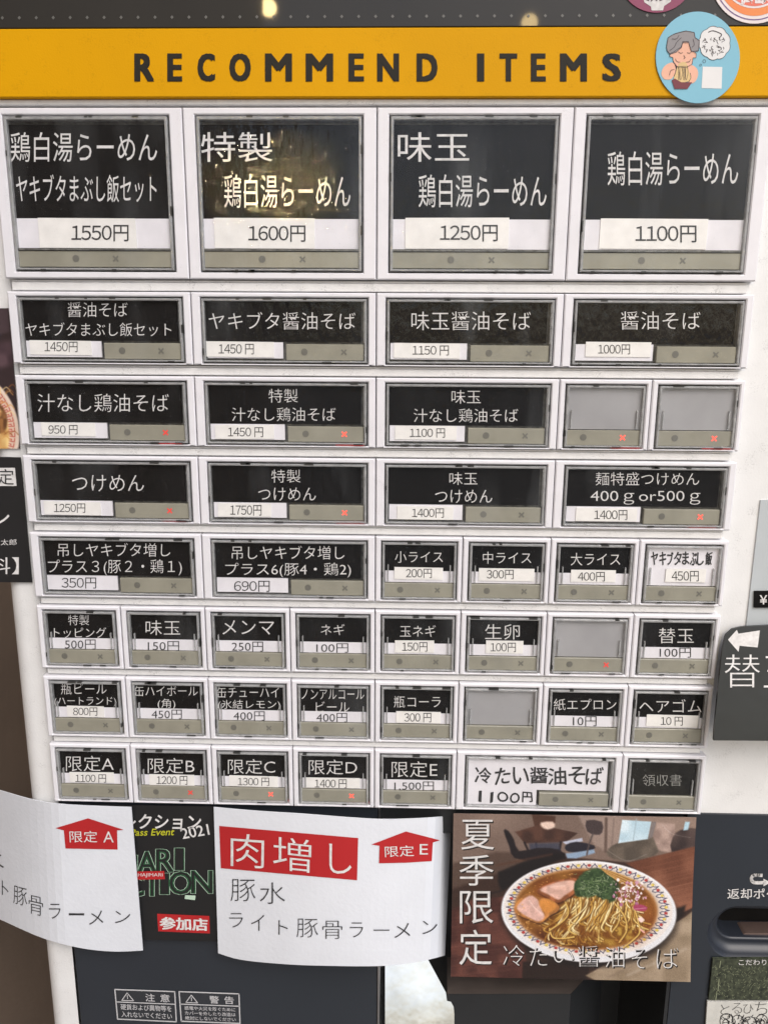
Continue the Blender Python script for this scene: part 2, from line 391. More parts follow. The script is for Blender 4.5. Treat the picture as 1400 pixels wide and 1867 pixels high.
# header board, banner
zb1 = at(700, 178.5, 0).z; zy = at(700, 52, 0).z
box('header_board', HEAD, M, -4.42, XR, -.03, bk+.02, zy, 4.9, ch=.01)
ban = box('banner', YEL, M, -4.42, XR, -.035, bk+.02, zb1, zy-.004, ch=.008)
L = [('R',246,281),('E',306,332),('C',361,392),('O',419,457),('M',484,532),('M',558,607),('E',636,663),('N',688,727),('D',760,797),('I',870,882),('T',911,942),('E',968,994),('M',1021,1069),('S',1098,1131)]
text('lettering', [(c, (a+2, 99, b-2, 147)) for c, a, b in L], -.039, INKD, ban, fat=2.6)
hb = [o for o in M.children if o.name == 'header_board'][0]
polys('dot_pattern', [[(x, y-3.5), (x+3, y), (x, y+3.5), (x-3, y)] for x, y in [(5+i*30.9, 32.5-i*.12) for i in range(46)]], -.034, mat('dot_print', s2l(105, 104, 100), .4), hb)
text('lettering', [('g', (826, -34, 856, 4))], -.034, INKW, hb, off=.02)
box('ledge_strip', STRIP, M, XL+.25, XR, .02, bk+.02, at(700, 190, 0).z, zb1-.002, ch=.01)
# divider strips between the button rows
for r in range(7):
    z1, z0 = ZB[r]-.012, ZT[r+1]+.012
    zm = z0+(z1-z0)*.8
    o = box('divider_strip', STRIP, M, -3.955, 3.93, .045, bk+.02, z0, zm, ch=.008)
    box('lip', STRIP, o, -3.955, 3.93, .06, bk+.02, zm+.004, z1)
# ------------------------------------------------------------------ buttons
def cross_mesh(x, z, y, s, t):
    B = MB()
    for a in (R(45), R(-45)):
        dx, dz = math.cos(a)*s, math.sin(a)*s; nx, nz = -math.sin(a)*t, math.cos(a)*t
        yy = y-(.0008 if a > 0 else 0)
        B.add([(x-dx+nx, yy, z-dz+nz), (x-dx-nx, yy, z-dz-nz), (x+dx-nx, yy, z+dz-nz), (x+dx+nx, yy, z+dz+nz)], [(0, 1, 2, 3)])
    return B
def button(row, c0, wid, kind, lines, price=None, sticker=None, lit=0, style='black', label=None, bold=.0, hand=False):
    x0 = -4+c0; x1 = x0+wid; zt, zb = ZT[row], ZB[row]; g = .006
    big = kind == 'big'
    if kind == 'big':
        win = (x0+.125, x1-.14, zt-1.62, zt-.07); card = (x0+.155, x1-.185, zt-1.375, zt-.155); zblack = zt-1.075
        bar = (x0+.165, x1-.185, zt-1.572, zt-1.405); dx, cx = .785, 1.215
    elif kind == 'wide':
        win = (x0+.10, x1-.085, zt-.755, zt-.05); card = (x0+.15, x1-.165, zt-.515, zt-.085); zblack = card[2]
        bar = (x0+1.02, x1-.135, zt-.715, zt-.54); dx, cx = 1.22, 1.65
    else:
        win = (x0+.065, x1-.055, zt-.757, zt-.05); card = (x0+.115, x1-.075, zt-.545, zt-.08); zblack = zt-.41
        bar = (x0+.095, x1-.07, zt-.722, zt-.553); dx, cx = .29, .72
    b = MB().ring((x0+g, x1-g, zb+.002, zt-.002), win, 0, bk+.01, ch=.012).build('button', BEZEL, M)
    b['label'] = label
    # well behind the clear cap
    MB().box(win[0]-.002, win[1]+.002, .085, bk+.05, win[2]-.002, win[3]+.002).build('well', WELL, b)
    # clear cap: rim with a step plus inner ribs
    e = .017
    cap = (win[0]+e, win[1]-e, win[2]+e, win[3]-e)
    rw = .026 if not big else .03
    inn = (cap[0]+rw, cap[1]-rw, cap[2]+rw*.7, cap[3]-rw)
    R_ = MB().ring(cap, inn, -.012, .08, ch=.006)
    if kind == 'small':
        for xx in (inn[0]+.035, inn[1]-.045):
            R_.box(xx, xx+.012, .005, .03, bar[3]+.02, bar[3]+.22)
    elif kind == 'wide':
        R_.box(card[1]+.03, card[1]+.045, .0, .07, bar[3]+.02, cap[3]-rw-.01)
    else:
        R_.box(inn[0], inn[1], .0, .05, card[3]+.035, card[3]+.05)
    R_.build('clear_cap', RIM, b)
    for _ in range({'big': 6, 'wide': 4, 'small': 3}[kind]):
        w_ = rnd.uniform(.03, .11); xx = rnd.uniform(cap[0]+.02, cap[1]-w_-.02); top = rnd.random() < .6
        z_ = cap[3]-.012 if top else cap[2]-.003
        box('clip', RIMDK, b, xx, xx+w_, -.0135, .05, z_, z_+.015)  # dark bit added on the rim, imitating refraction in the clear edge
    for _ in range(2 if kind == 'big' else 1):
        h_ = rnd.uniform(.05, .12); zz = rnd.uniform(cap[2]+.05, cap[3]-.2); x_ = cap[0]-.003 if rnd.random() < .5 else cap[1]-.01
        box('clip', RIMDK, b, x_, x_+.013, -.0135, .05, zz, zz+h_)  # same dark refraction bits, added down the sides of the rim
    ycard = .035
    cm = {'black': CARD, 'blank': BLANK, 'white': PAPER, 'dark': BRASS}[style]
    if kind == 'wide' and style == 'white':     # the card fills the space left of the lamp bar
        pts = [(card[0], zt-.72), (bar[0]-.03, zt-.72), (bar[0]-.03, card[2]), (card[1], card[2]), (card[1], card[3]), (card[0], card[3])]
        mk('menu_card', [(x, ycard, z) for x, z in pts]+[(x, ycard+.02, z) for x, z in pts], [(0, 1, 2, 5), (2, 3, 4, 5)]+[(i, i+6, (i+1) % 6+6, (i+1) % 6) for i in range(6)], PAPER, b)
    else:
        box('menu_card', cm, b, card[0], card[1], ycard, ycard+.02, card[2], card[3])
    if kind != 'wide' and style == 'black':
        box('price_band', PAPER, b, card[0], card[1], ycard-.004, ycard+.002, card[2], zblack)
    if kind == 'wide' and style == 'black':
        box('price_card', PAPER, b, card[0]+.005, bar[0]-.035, ycard-.004, ycard+.02, zt-.695, zt-.522)
    if big: box('crossbar', WELL, b, card[0]-.01, card[1]+.01, .0, .06, card[2]-.024, card[2]-.006)
    box('lamp_bar', BAR, b, bar[0], bar[1], .012, .07, bar[2], bar[3], ch=.006)
    zc = (bar[2]+bar[3])/2+.005
    mk('dot_mark', [(x0+dx+.037*math.cos(R(30*i)), .0095, zc+.037*math.sin(R(30*i))) for i in range(12)], [tuple(range(12))], DOT, b)
    cross_mesh(x0+cx, zc, .0095, .038, .008).build('cross_mark', {0: DOT, 1: LITD, 2: LIT}[lit], b)
    if lit:
        k = .16 if lit == 1 else .28
        box('red_glow', GLOW, b, x0+cx-.1, min(x0+cx+k, bar[1]), .06, .08, win[2]+.003, win[2]+.013)  # glowing strip imitates red light spilling below the lit cross
    if sticker:
        p0 = at(sticker[0], sticker[1], .02); p1 = at(sticker[2], sticker[3], .02)
        a = rnd.uniform(-.006, .006)
        zl = max(p1.z, bar[3]+.004) if kind != 'wide' else p1.z
        if kind == 'wide': zl = max(zl, zt-.695)
        mk('price_sticker', [(p0.x, .022, zl), (p1.x, .022, zl+a), (p1.x, .022, p0.z+a), (p0.x, .022, p0.z), (p0.x, .03, zl), (p1.x, .03, zl+a), (p1.x, .03, p0.z+a), (p0.x, .03, p0.z)],
            [(0, 1, 2, 3), (4, 0, 3, 7), (1, 5, 6, 2), (3, 2, 6, 7), (5, 4, 0, 1)], STICK, b)
    ink = INKW if style == 'black' else mat('worn_print', (.30, .30, .28), .5) if style == 'dark' else INKK
    if lines:
        if hand:
            B = MB()
            for s, (u0, v0, u1, v1) in lines:
                n = len(s); wd = (u1-u0)/n
                for i, ch in enumerate(s):
                    narrow = ch == 'I'
                    a0 = u0+i*wd+(wd*.38 if narrow else wd*.06); a1 = u0+(i+1)*wd-(wd*.38 if narrow else wd*.06)
                    j = [rnd.uniform(-2.4, 2.4)*(1 if wd > 20 else .45) for _ in range(6)]
                    sk = .5
                    Q4 = ((a0+sk+j[0], v0+j[1]), (a1+sk+j[2], v0+j[3]), (a1-sk+j[4], v1+j[5]), (a0-sk+j[0], v1+j[1]))
                    for e, (du, dv) in enumerate(((0, 0), (bold, 0), (-bold, 0), (0, bold), (0, -bold))):
                        put(B, '#'+ch if ch.isdigit() else ch, [(u+du, v+dv) for u, v in Q4], flat(ycard-.004-.0004*e), 0)
            B.build('lettering', ink, b)
        else:
            text('lettering', lines, ycard-.004, ink, b, off=(bold if big else bold-.007))
    if price and (sticker or kind != 'small'): price = ('#'+price[0], price[1])
    if price: text('price_lettering', [price], (.019 if sticker else ycard-.008), INKK, b, off=(.004 if kind == 'big' else -.004))
    # clear front of the cap
    pz0 = inn[2]-.01
    mk('clear_front', [(inn[0]-.01, -.006, pz0), (inn[1]+.01, -.006, pz0), (inn[1]+.01, -.006, inn[3]+.01), (inn[0]-.01, -.006, inn[3]+.01)], [(0, 1, 2, 3)], PANE, b)
    return b
TO = '鶏白湯らーめん'
def big(c, lines, price, st, lab): button(0, c, 2, 'big', lines, price, st, 0, 'black', lab)
big(0, [(TO, (20,241,287,295)), ('ヤキブタまぶし飯セット', (30,318,286,369))], ('1550円', (131,410,235,440)), (69,397,250,452), 'large black button with chicken ramen and rice set at 1550 yen')
big(2, [('特製', (367,241,497,295)), (TO, (409,318,639,379))], ('1600円', (453,411,557,441)), (390,397,574,453), 'large black button with special chicken ramen at 1600 yen and golden lamp reflection')
big(4, [('味玉', (725,241,855,295)), (TO, (763,318,996,378))], ('1250円', (802,410,907,440)), (739,397,926,454), 'large black button with egg chicken ramen at 1250 yen')
big(6, [(TO, (1107,276,1345,338))], ('1100円', (1158,411,1269,442)), (1095,398,1286,454), 'large black button with single line of chicken ramen at 1100 yen')
SO = '汁なし鶏油そば'
W = [
(1,0,[('醤油そば',(124,551,233,578)),('ヤキブタまぶし飯セット',(47,588,313,613))],('1450円',(82,623,142,642)),(54,620,168,647),0,'wide black button with soy soba and rice set at 1450 yen'),
(1,2,[('ヤキブタ醤油そば',(381,569,648,601))],('1450 円',(399,627,463,646)),(376,622,500,651),0,'wide black button with roast pork soy soba at 1450 yen'),
(1,4,[('味玉醤油そば',(750,568,967,602))],('1150 円',(752,630,818,648)),(718,625,838,653),0,'wide black button with egg soy soba at 1150 yen'),
(1,6,[('醤油そば',(1131,568,1276,601))],('1000円',(1090,628,1148,646)),(1068,623,1185,651),0,'wide black button with plain soy soba and worn price'),
(2,0,[(SO,(69,718,308,751))],('950 円',(89,775,142,792)),(75,770,175,795),1,'wide black button with brothless chicken oil soba at 950 yen'),
(2,2,[('特製',(490,709,543,734)),(SO,(423,743,612,768))],('1450 円',(416,779,480,797)),(392,775,500,801),2,'wide black button with special brothless soba at 1450 yen and lit red cross'),
(2,4,[('味玉',(823,711,876,736)),(SO,(754,745,944,770))],('1100 円',(747,781,811,798)),(720,776,832,802),0,'wide black button with egg brothless soba at 1100 yen'),
(3,0,[('つけめん',(132,866,263,896))],('1250円',(99,918,156,935)),(80,914,185,939),1,'wide black button with dipping noodles at 1250 yen'),
(3,2,[('特製',(495,856,548,880)),('つけめん',(471,889,576,913))],('1750円',(420,921,477,940)),(397,918,495,943),2,'wide black button with special dipping noodles at 1750 yen and lit red cross'),
(3,4,[('味玉',(819,861,870,884)),('つけめん',(793,893,897,917))],('1400円',(751,927,809,944)),(724,923,826,948),0,'wide black button with egg dipping noodles at 1400 yen'),
(3,6,[('麺特盛つけめん',(1085,861,1274,885)),('400ｇor500ｇ',(1076,895,1276,920))],('1400円',(1083,930,1143,948)),(1050,926,1160,951),2,'wide black button with extra large dipping noodles of 400 g or 500 g'),
(4,0,[('吊しヤキブタ増し',(106,990,311,1015)),('プラス３(豚２・鶏１)',(88,1020,332,1049))],('350円',(113,1053,176,1073)),None,0,'wide black button with extra roast pork plus 3 at 350 yen'),
(4,2,[('吊しヤキブタ増し',(423,995,628,1020)),('プラス6(豚4・鶏2)',(411,1026,640,1053))],('690円',(427,1059,492,1079)),None,0,'wide black button with extra roast pork plus 6 at 690 yen')]
for r, c, ln, pr, st, lit, lab in W: button(r, c, 2, 'wide', ln, pr, st, lit, 'black', lab)
button(7, 5, 2, 'wide', [('冷たい醤油そば', (864,1400,1100,1430)), ('IIOO円', (866,1444,970,1463))], None, None, 0, 'white', 'wide white button with handwritten cold soy soba at 1100 yen', bold=.45, hand=True)
S_ = [
(2,6,None,None,None,2,'blank','small blank grey button left of the other one in the third row'),
(2,7,None,None,None,2,'blank','small blank grey button at the right end of the third row'),
(4,4,[('小ライス',(720,1005,807,1026))],('200円',(740,1037,787,1054)),(719,1034,807,1057),0,'black','small black button with small rice at 200 yen'),
(4,5,[('中ライス',(880,1006,968,1028))],('300円',(887,1039,936,1056)),(873,1036,973,1060),0,'black','small black button with medium rice at 300 yen'),
(4,6,[('大ライス',(1040,1008,1130,1031))],('400円',(1053,1043,1102,1060)),(1041,1039,1121,1062),0,'black','small black button with large rice at 400 yen'),
(5,0,[('特製',(125,1121,163,1140)),('トッピング',(99,1144,194,1163))],('500円',(119,1166,175,1184)),None,0,'black','small black button with special topping at 500 yen'),
(5,1,[('味玉',(266,1131,329,1158))],('150円',(270,1169,327,1187)),None,0,'black','small black button with seasoned egg at 150 yen'),
(5,2,[('メンマ',(406,1131,500,1157))],('250円',(423,1170,480,1188)),None,0,'black','small black button with bamboo shoots at 250 yen'),
(5,3,[('ネギ',(585,1138,628,1158))],('100円',(577,1173,635,1190)),None,0,'black','small black button with spring onion at 100 yen'),
(5,4,[('玉ネギ',(729,1140,794,1161))],('150円',(733,1171,779,1188)),(720,1168,791,1191),0,'black','small black button with onion at 150 yen'),
(5,5,[('生卵',(884,1138,947,1166))],('100円',(894,1172,940,1189)),(886,1168,953,1192),0,'black','small black button with raw egg at 100 yen'),
(5,6,None,None,None,1,'blank','small blank grey button in the sixth row with dim red cross'),
(5,7,[('替玉',(1200,1145,1264,1173))],('100円',(1202,1181,1259,1199)),None,0,'black','small black button with noodle refill at 100 yen'),
(6,0,[('瓶ビール',(112,1246,195,1266)),('(ハートランド)',(100,1271,212,1288))],('800円',(134,1290,178,1305)),(122,1287,191,1308),0,'black','small black button with bottled beer at 800 yen'),
(6,1,[('缶ハイボール',(246,1250,361,1269)),('(角)',(288,1274,320,1293))],('450円',(277,1294,332,1311)),None,0,'black','small black button with canned highball at 450 yen'),
(6,2,[('缶チューハイ',(396,1252,509,1272)),('(氷結レモン)',(398,1276,511,1295))],('400円',(426,1297,483,1314)),None,0,'black','small black button with lemon chuhai at 400 yen'),
(6,3,[('ノンアルコール',(550,1257,664,1275)),('ビール',(576,1279,637,1298))],('400円',(577,1300,633,1317)),None,0,'black','small black button with alcohol free beer at 400 yen'),
(6,4,[('瓶コーラ',(718,1269,803,1290))],('300 円',(737,1300,786,1317)),(722,1297,803,1319),0,'black','small black button with bottled cola at 300 yen'),
(6,5,None,None,None,0,'blank','small blank grey button in the seventh row, unlit'),
(6,6,[('紙エプロン',(1009,1274,1123,1295))],('10円',(1044,1306,1087,1324)),None,0,'black','small black button with paper apron at 10 yen'),
(6,7,[('ヘアゴム',(1165,1275,1278,1299))],('10 円',(1204,1307,1244,1323)),(1179,1303,1273,1326),0,'black','small black button with hair tie at 10 yen'),
(7,0,[('限定A',(121,1378,208,1406))],('1100 円',(138,1412,194,1427)),(127,1408,209,1428),0,'black','small black button with limited item A'),
(7,1,[('限定B',(270,1382,355,1410))],('1200 円',(286,1415,342,1431)),(272,1412,355,1433),1,'black','small black button with limited item B'),
(7,2,[('限定C',(416,1384,502,1411))],('1300 円',(434,1418,491,1433)),(418,1414,507,1435),2,'black','small black button with limited item C'),
(7,3,[('限定D',(563,1385,651,1412))],('1400 円',(574,1421,632,1437)),(558,1418,656,1438),2,'black','small black button with limited item D'),
(7,4,[('限定E',(714,1388,797,1417))],('1,500円',(719,1425,791,1442)),None,0,'black','small black button with limited item E'),
(7,7,[('領収書',(1171,1412,1242,1433))],None,None,0,'dark','small scuffed dark button for the receipt')]
for r, c, ln, pr, st, lit, sty, lab in S_: button(r, c, 1, 'small', ln, pr, st, lit, sty, lab)
button(4, 7, 1, 'small', [('ヤキブタまぶし飯', (1186,1007,1298,1030))], ('450円', (1224,1041,1273,1060)), (1214,1037,1285,1062), 0, 'white', 'small white button with thick handwritten pork rice at 450 yen', bold=.5, hand=True)
# ------------------------------------------------------------------ right-hand plate, yen tag
ip = slab('info_plate', [(1386,912),(1700,905),(1700,1166),(1357,1166)], bk-.02, .03, mat('pale_plate', (.50,.54,.56), .3, var=.05), M)
yt = slab('yen_tag', [(1375,1078),(1640,1076),(1640,1108),(1374,1108)], bk-.045, .02, CARD, M)
text('lettering', [('¥', (1384,1085,1398,1102)), ('1000', (1412,1085,1470,1102))], bk-.05, INKW, yt, off=.01)
# ------------------------------------------------------------------ lower slate panel
zlow = ZB[7]-.05
pl = at(692, 1800, .1).x
box('lower_panel', DARKP, M, at(142, 1800, .1).x, pl-.03, .10, .9, -ZO/U+1, zlow, ch=.01)
box('panel_edge', mat('bright_edge', (.6,.6,.6), .3, 1), M, pl-.028, pl, .08, .9, -ZO/U+1, zlow, ch=.006)
bx1 = at(1222, 1800, .1).x
def coin_panel():
    # slate panel on the right with a dished oval coin cup in it
    u0, u1, v0, v1 = 1288, 1560, 1653, 1752
    def stad(k, Y, Yp=.1):
        c0 = at((u0+u1)/2, (v0+v1)/2, Yp); a = at(u0, (v0+v1)/2, Yp); t = at((u0+u1)/2, v0, Yp); rz = (t.z-c0.z); rx = c0.x-a.x
        out = []; N = 48
        rz2 = rz-k*.9; rx2 = rx-k
        for i in range(N):
            a_ = 2*math.pi*i/N; cx = (rx2-rz2)*(1 if math.cos(a_) > 0 else -1)
            out.append((c0.x+cx+rz2*math.cos(a_), Y, c0.z+rz2*math.sin(a_)))
        return out
    l = [stad(0, .10), stad(.012, .108), stad(.03, .17), stad(.09, .25), stad(.15, .27), stad(.165, .265), stad(.195, .275), stad(.20, .30), stad(.204, .52), stad(.215, .56)]
    vs = sum(l, []); N = 48
    fs = [(a*N+i, a*N+(i+1) % N, (a+1)*N+(i+1) % N, (a+1)*N+i) for a in range(len(l)-1) for i in range(N)]
    cup = mk('coin_return', vs, [f[::-1] for f in fs], mat('cup_plastic', s2l(40, 44, 52), .38), M, smooth=True)
    mk('cup_floor', l[-1], [tuple(range(N))], CARD, cup)
    vm = 1714; e = []
    for i in range(24):
        a_ = math.pi/2+math.pi*i/23; e.append((1362+14*math.cos(a_), vm-13*math.sin(a_)))
    for i in range(24):
        a_ = -math.pi/2+math.pi*i/23; e.append((1500+14*math.cos(a_), vm-13*math.sin(a_)))
    slab('cup_tray', e, .33, .2, mat('brown_steel', s2l(140, 120, 112), .35, .6, bump=.3), cup)
    # the panel around it: a rectangle with the oval cut out
    from mathutils.geometry import tessellate_polygon
    X0, X1, Z0, Z1 = bx1, XR-.02, -9.6, zlow
    o = [Vector((p[0], p[2], 0)) for p in stad(0, .10)]; r_ = [Vector(q) for q in ((X0, Z0, 0), (X1, Z0, 0), (X1, Z1, 0), (X0, Z1, 0))]
    vs = [(p.x, .10, p.y) for p in r_+o]; fs = fix(vs, tessellate_polygon([r_, o])); n_ = len(vs)
    vs += [(p.x, .9, p.y) for p in r_]; fs += [(i, n_+i, n_+(i+1) % 4, (i+1) % 4) for i in range(4)]
    return mk('coin_panel', vs, [tuple(f) for f in fs], DARKP, M), cup
cpn, cup = coin_panel()
box('lower_panel', DARKP, M, bx1, XR-.02, .10, .9, -ZO/U+1, -9.602)
text('lettering', [('返却ポケット', (1325,1620,1462,1639))], .094, INKW, cpn, off=.006)
polys('return_arrow', stroke(curve_pts([(1388,1596),(1374,1596),(1369,1602),(1374,1609),(1394,1609)], 5), 6)+[[(1391,1602),(1391,1616),(1404,1609)]], .094, INKW, cpn)
# recessed bay under the poster: back, hood ledge, note unit, steel chute
DK = mat('bay_plastic', s2l(40, 42, 44), .38, var=.1, vscale=30, bump=.1, bscale=100)
MB().box(pl, bx1, 1.9, 2.1, -ZO/U+1, zlow).build('bay_back', DK, M)
box('bay_side', DK, M, bx1-.05, bx1-.004, .11, 1.9, -ZO/U+1, zlow)
MB().box(pl, bx1, .11, 1.9, zlow-.35, zlow).build('bay_top', DK, M)
def loft(name, a, b, material, parent, **k):
    n = len(a); vs = a+b; return mk(name, vs, [(i, i+1, n+i+1, n+i) for i in range(n-1)], material, parent, **k)
HOOD = mat('hood_plastic', s2l(112, 102, 96), .35, var=.12, vscale=60, bump=.15, bscale=300)
f0, f1 = at(815, 1812, .35), at(1040, 1812, .35); b0, b1 = at(815, 1745, 1.1), at(1100, 1748, 1.1)
g0, g1 = f0+Vector((0, .02, -3)), f1+Vector((.03, .02, -3))
B = MB(); B.add([f0, f1, b1, b0], [(0, 1, 2, 3)]); B.build('hood_ledge', HOOD, M)
B = MB(); e0 = f0+Vector((0, 0, -.004)); e1 = f1+Vector((0, 0, -.004)); B.add([g0, g1, e1, e0, b1+Vector((0, 0, -.01)), b1+Vector((0, 0, -3))], [(0, 1, 2, 3), (1, 5, 4, 2)]); B.build('note_unit', DK, M)
STEEL = mat('scuffed_steel', (.72, .74, .75), .2, 1, var=.15, vscale=40, bump=.5, bscale=45)
def chute():
    n = 14; A = []; Bq = []
    for i in range(n+1):
        t = i/n
        Yv = .62-.5*t
        a = at(702, 1700+175*t, Yv); b_ = at(748+80*min(1, t*1.25), 1690+185*t, Yv+.1)
        A.append(a); Bq.append(b_)
    return loft('steel_chute', A, Bq, STEEL, M, smooth=True)
chute()
# caution plates printed on the slate panel
LINEW = mat('grey_print', s2l(190, 190, 192), .5)
def caution(q, head, body, lab):
    t = poly('caution_label', q, .094, mat('label_film', s2l(48, 51, 56), .4), M, label=lab)
    tl, tr, br, bl = [Vector(p) for p in q]
    def mp(a, b): p = (tl*(1-a)+tr*a)*(1-b)+(bl*(1-a)+br*a)*b; return (p.x, p.y)
    ls = stroke([mp(0,0), mp(1,0), mp(1,1), mp(0,1)], 2.2, True)+stroke([mp(0,.42), mp(1,.42)], 1.8)+stroke([mp(.2,.1), mp(.3,.36), mp(.1,.36)], 1.6, True)+stroke([mp(.2,.18), mp(.2,.3)], 1.4)
    polys('outline', ls, .090, LINEW, t)
    def qd(a0, b0, a1, b1): return (mp(a0,b0), mp(a1,b0), mp(a1,b1), mp(a0,b1))
    it = [(head[0], qd(.5,.1,.66,.36)), (head[1], qd(.75,.1,.91,.36))]
    n = len(body)
    for i, s in enumerate(body):
        h = .5/n; it.append((s, qd(.07, .48+i*h, .93, .48+i*h+h*.78)))
    text('lettering', it, .088, LINEW, t, off=.01)
caution([(210,1804),(319,1808),(322,1863),(215,1858)], '注意', ['硬貨および異物等を', '入れないでください'], 'caution label with two lines of small print')
caution([(327,1808),(436,1812),(438,1866),(331,1862)], '警告', ['感電や火災を防ぐために', 'カバーを外したり改造は', '絶対にしないでください'], 'warning label with three lines of small print')
# ================================================================== STICKERS ON THE HEADER
def st_thing(name, u, v, Y, lab, cat, group=None): p = at(u, v, Y); return thing(name, (p.x, p.y, p.z), lab, cat, group)
T = st_thing('round_sticker', 1271, 104, -.05, 'round light blue sticker of grey haired man eating noodles over the yellow banner', 'sticker')
def z3(x, y): return (1100+x/4.667, y/4.667)
def P3(l): return [z3(*p) for p in l]
slab('disc', ell(1271.5, 104.5, 76.5, 83.5, 64), -.05, .012, mat('sky_blue_print', s2l(122, 182, 203), .4, var=.03), T)
SK = mat('skin_print', s2l(230, 176, 150), .5); OUT = mat('outline_print', s2l(55, 40, 50), .5); TAN = mat('noodle_print', s2l(214, 184, 128), .5)
hair = [(535,400),(548,320),(590,292),(640,275),(700,262),(770,275),(778,320),(815,345),(806,432),(745,437),(722,362),(672,362),(662,402),(620,440),(565,462),(540,430)]
face = [(588,445),(662,395),(672,352),(720,352),(745,432),(762,440),(788,455),(785,490),(760,492),(752,545),(705,572),(625,568),(592,520),(588,490),(562,480),(566,452)]
poly('arm', P3([(490,620),(520,560),(585,532),(612,590),(580,668),(515,672)]), -.0525, SK, T, sm=3)
poly('arm', P3([(730,548),(790,580),(802,640),(772,700),(722,702),(712,600)]), -.0525, SK, T, sm=3)
poly('vest', P3([(575,548),(620,520),(740,520),(735,640),(590,650)]), -.0515, OUT, T)
poly('face', P3(face), -.0535, SK, T, sm=2)
poly('hair', P3(hair), -.0545, mat('grey_hair_print', s2l(140, 136, 138), .5), T, sm=2)
poly('noodles', P3([(640,540),(700,530),(722,600),(738,690),(600,695),(612,620)]), -.0555, TAN, T, sm=2)
poly('bowl', P3([(578,682),(605,668),(660,700),(752,700),(712,756),(603,756)]), -.0565, mat('maroon_print', s2l(110, 35, 48), .5), T)
ol = stroke(P3(hair), .9, True)+stroke(P3(face), .7, True)
for q in ([(635,440),(655,452),(672,446)], [(710,448),(730,452),(745,440)], [(680,470),(692,490),(680,500)], [(610,500),(622,522),(650,528)], [(700,528),(728,524),(738,505)], [(560,430),(600,400),(620,360),(660,320)], [(760,330),(770,380),(752,400)], [(580,330),(620,330),(640,300)], [(600,590),(570,600),(560,640)], [(735,620),(742,660),(725,690)]):
    ol += stroke(curve_pts(P3(q), 3), .8)
for i in range(9):
    x = 630+i*10; ol += stroke(curve_pts(P3([(x, 560), (x+rnd.uniform(-14, 14), 620), (x+rnd.uniform(-8, 12), 680)]), 3), .55)
polys('outline', ol, -.0575, OUT, T)
cl = []
for i in range(54):
    a = 2*math.pi*i/54; rr = 1+.07*abs(math.sin(a*4.5)); cl.append((943+128*rr*math.cos(a), 366+136*rr*math.sin(a)))
poly('speech_bubble', P3(cl), -.052, mat('white_sticker_print', (.75,.75,.75), .5), T)
sq = stroke(P3(cl), .8, True)+stroke(curve_pts(P3([(890,275),(930,262),(1000,290),(985,320)]), 5), 1.6)
for (a, b) in ((870,325),(925,330),(965,330),(1000,335),(860,395),(890,400),(930,405),(970,400),(1005,415),(930,445),(960,440)):
    for k in range(3):
        x, y = a+rnd.uniform(-16, 16), b+rnd.uniform(-20, 20); sq += stroke(curve_pts(P3([(x, y), (x+rnd.uniform(-16, 22), y+rnd.uniform(5, 18)), (x+rnd.uniform(-22, 18), y+rnd.uniform(12, 34))]), 3), .9)
sq += stroke(ell(*z3(855, 520), 2.6, 3, 12), .6, True)+stroke(ell(*z3(823, 553), 1.8, 2, 10), .6, True)
polys('bubble_print', sq, -.0535, OUT, T)
poly('white_square', P3([(842,567),(1008,570),(1002,754),(832,750)]), -.052, MATS['white_sticker_print'], T)
T = st_thing('round_sticker', 1196, -40, -.04, 'round maroon sticker with white bowl symbol at the top edge', 'sticker')
slab('disc', ell(1196, -44, 68, 67, 56), -.04, .01, mat('maroon_sticker', s2l(132, 45, 82), .4), T)
poly('bowl_symbol', [(1170,-12),(1226,-12),(1222,3),(1210,11),(1208,19),(1187,19),(1186,12),(1174,4)], -.0425, INKW, T)
polys('bowl_print', stroke([(1175,-3),(1182,1)], 2.4)+stroke([(1186,2),(1192,-4),(1197,1)], 2)+stroke([(1202,1),(1208,-2)], 2)+stroke([(1214,-2),(1220,-1)], 2), -.0445, OUT, T)
T = st_thing('round_sticker', 1374, -40, -.04, 'round orange and white ringed sticker at the top right corner', 'sticker')
OR = mat('orange_print', s2l(225, 120, 55), .4, col2=s2l(222, 145, 60), vscale=20)
slab('disc', ell(1374, -40, 79, 83, 60), -.04, .01, mat('cream_print', s2l(225, 215, 215), .4), T)
poly('ring', ell(1374, -40, 73, 77, 60), -.0415, mat('violet_print', s2l(110, 80, 140), .4), T)
poly('inner_ring', ell(1374, -40, 71, 75, 60), -.043, MATS['cream_print'], T)
poly('field', ell(1374, -40, 66, 69, 60), -.0445, OR, T)
poly('inner_disc', ell(1374, -32, 54, 47, 60), -.046, MATS['cream_print'], T)
poly('inner_field', ell(1374, -32, 50, 43, 60), -.0475, mat('coral_print', s2l(222, 105, 80), .4), T)
text('lettering', [('徳島', (1346,-22,1400,8))], -.049, MATS['cream_print'], T, off=.03)
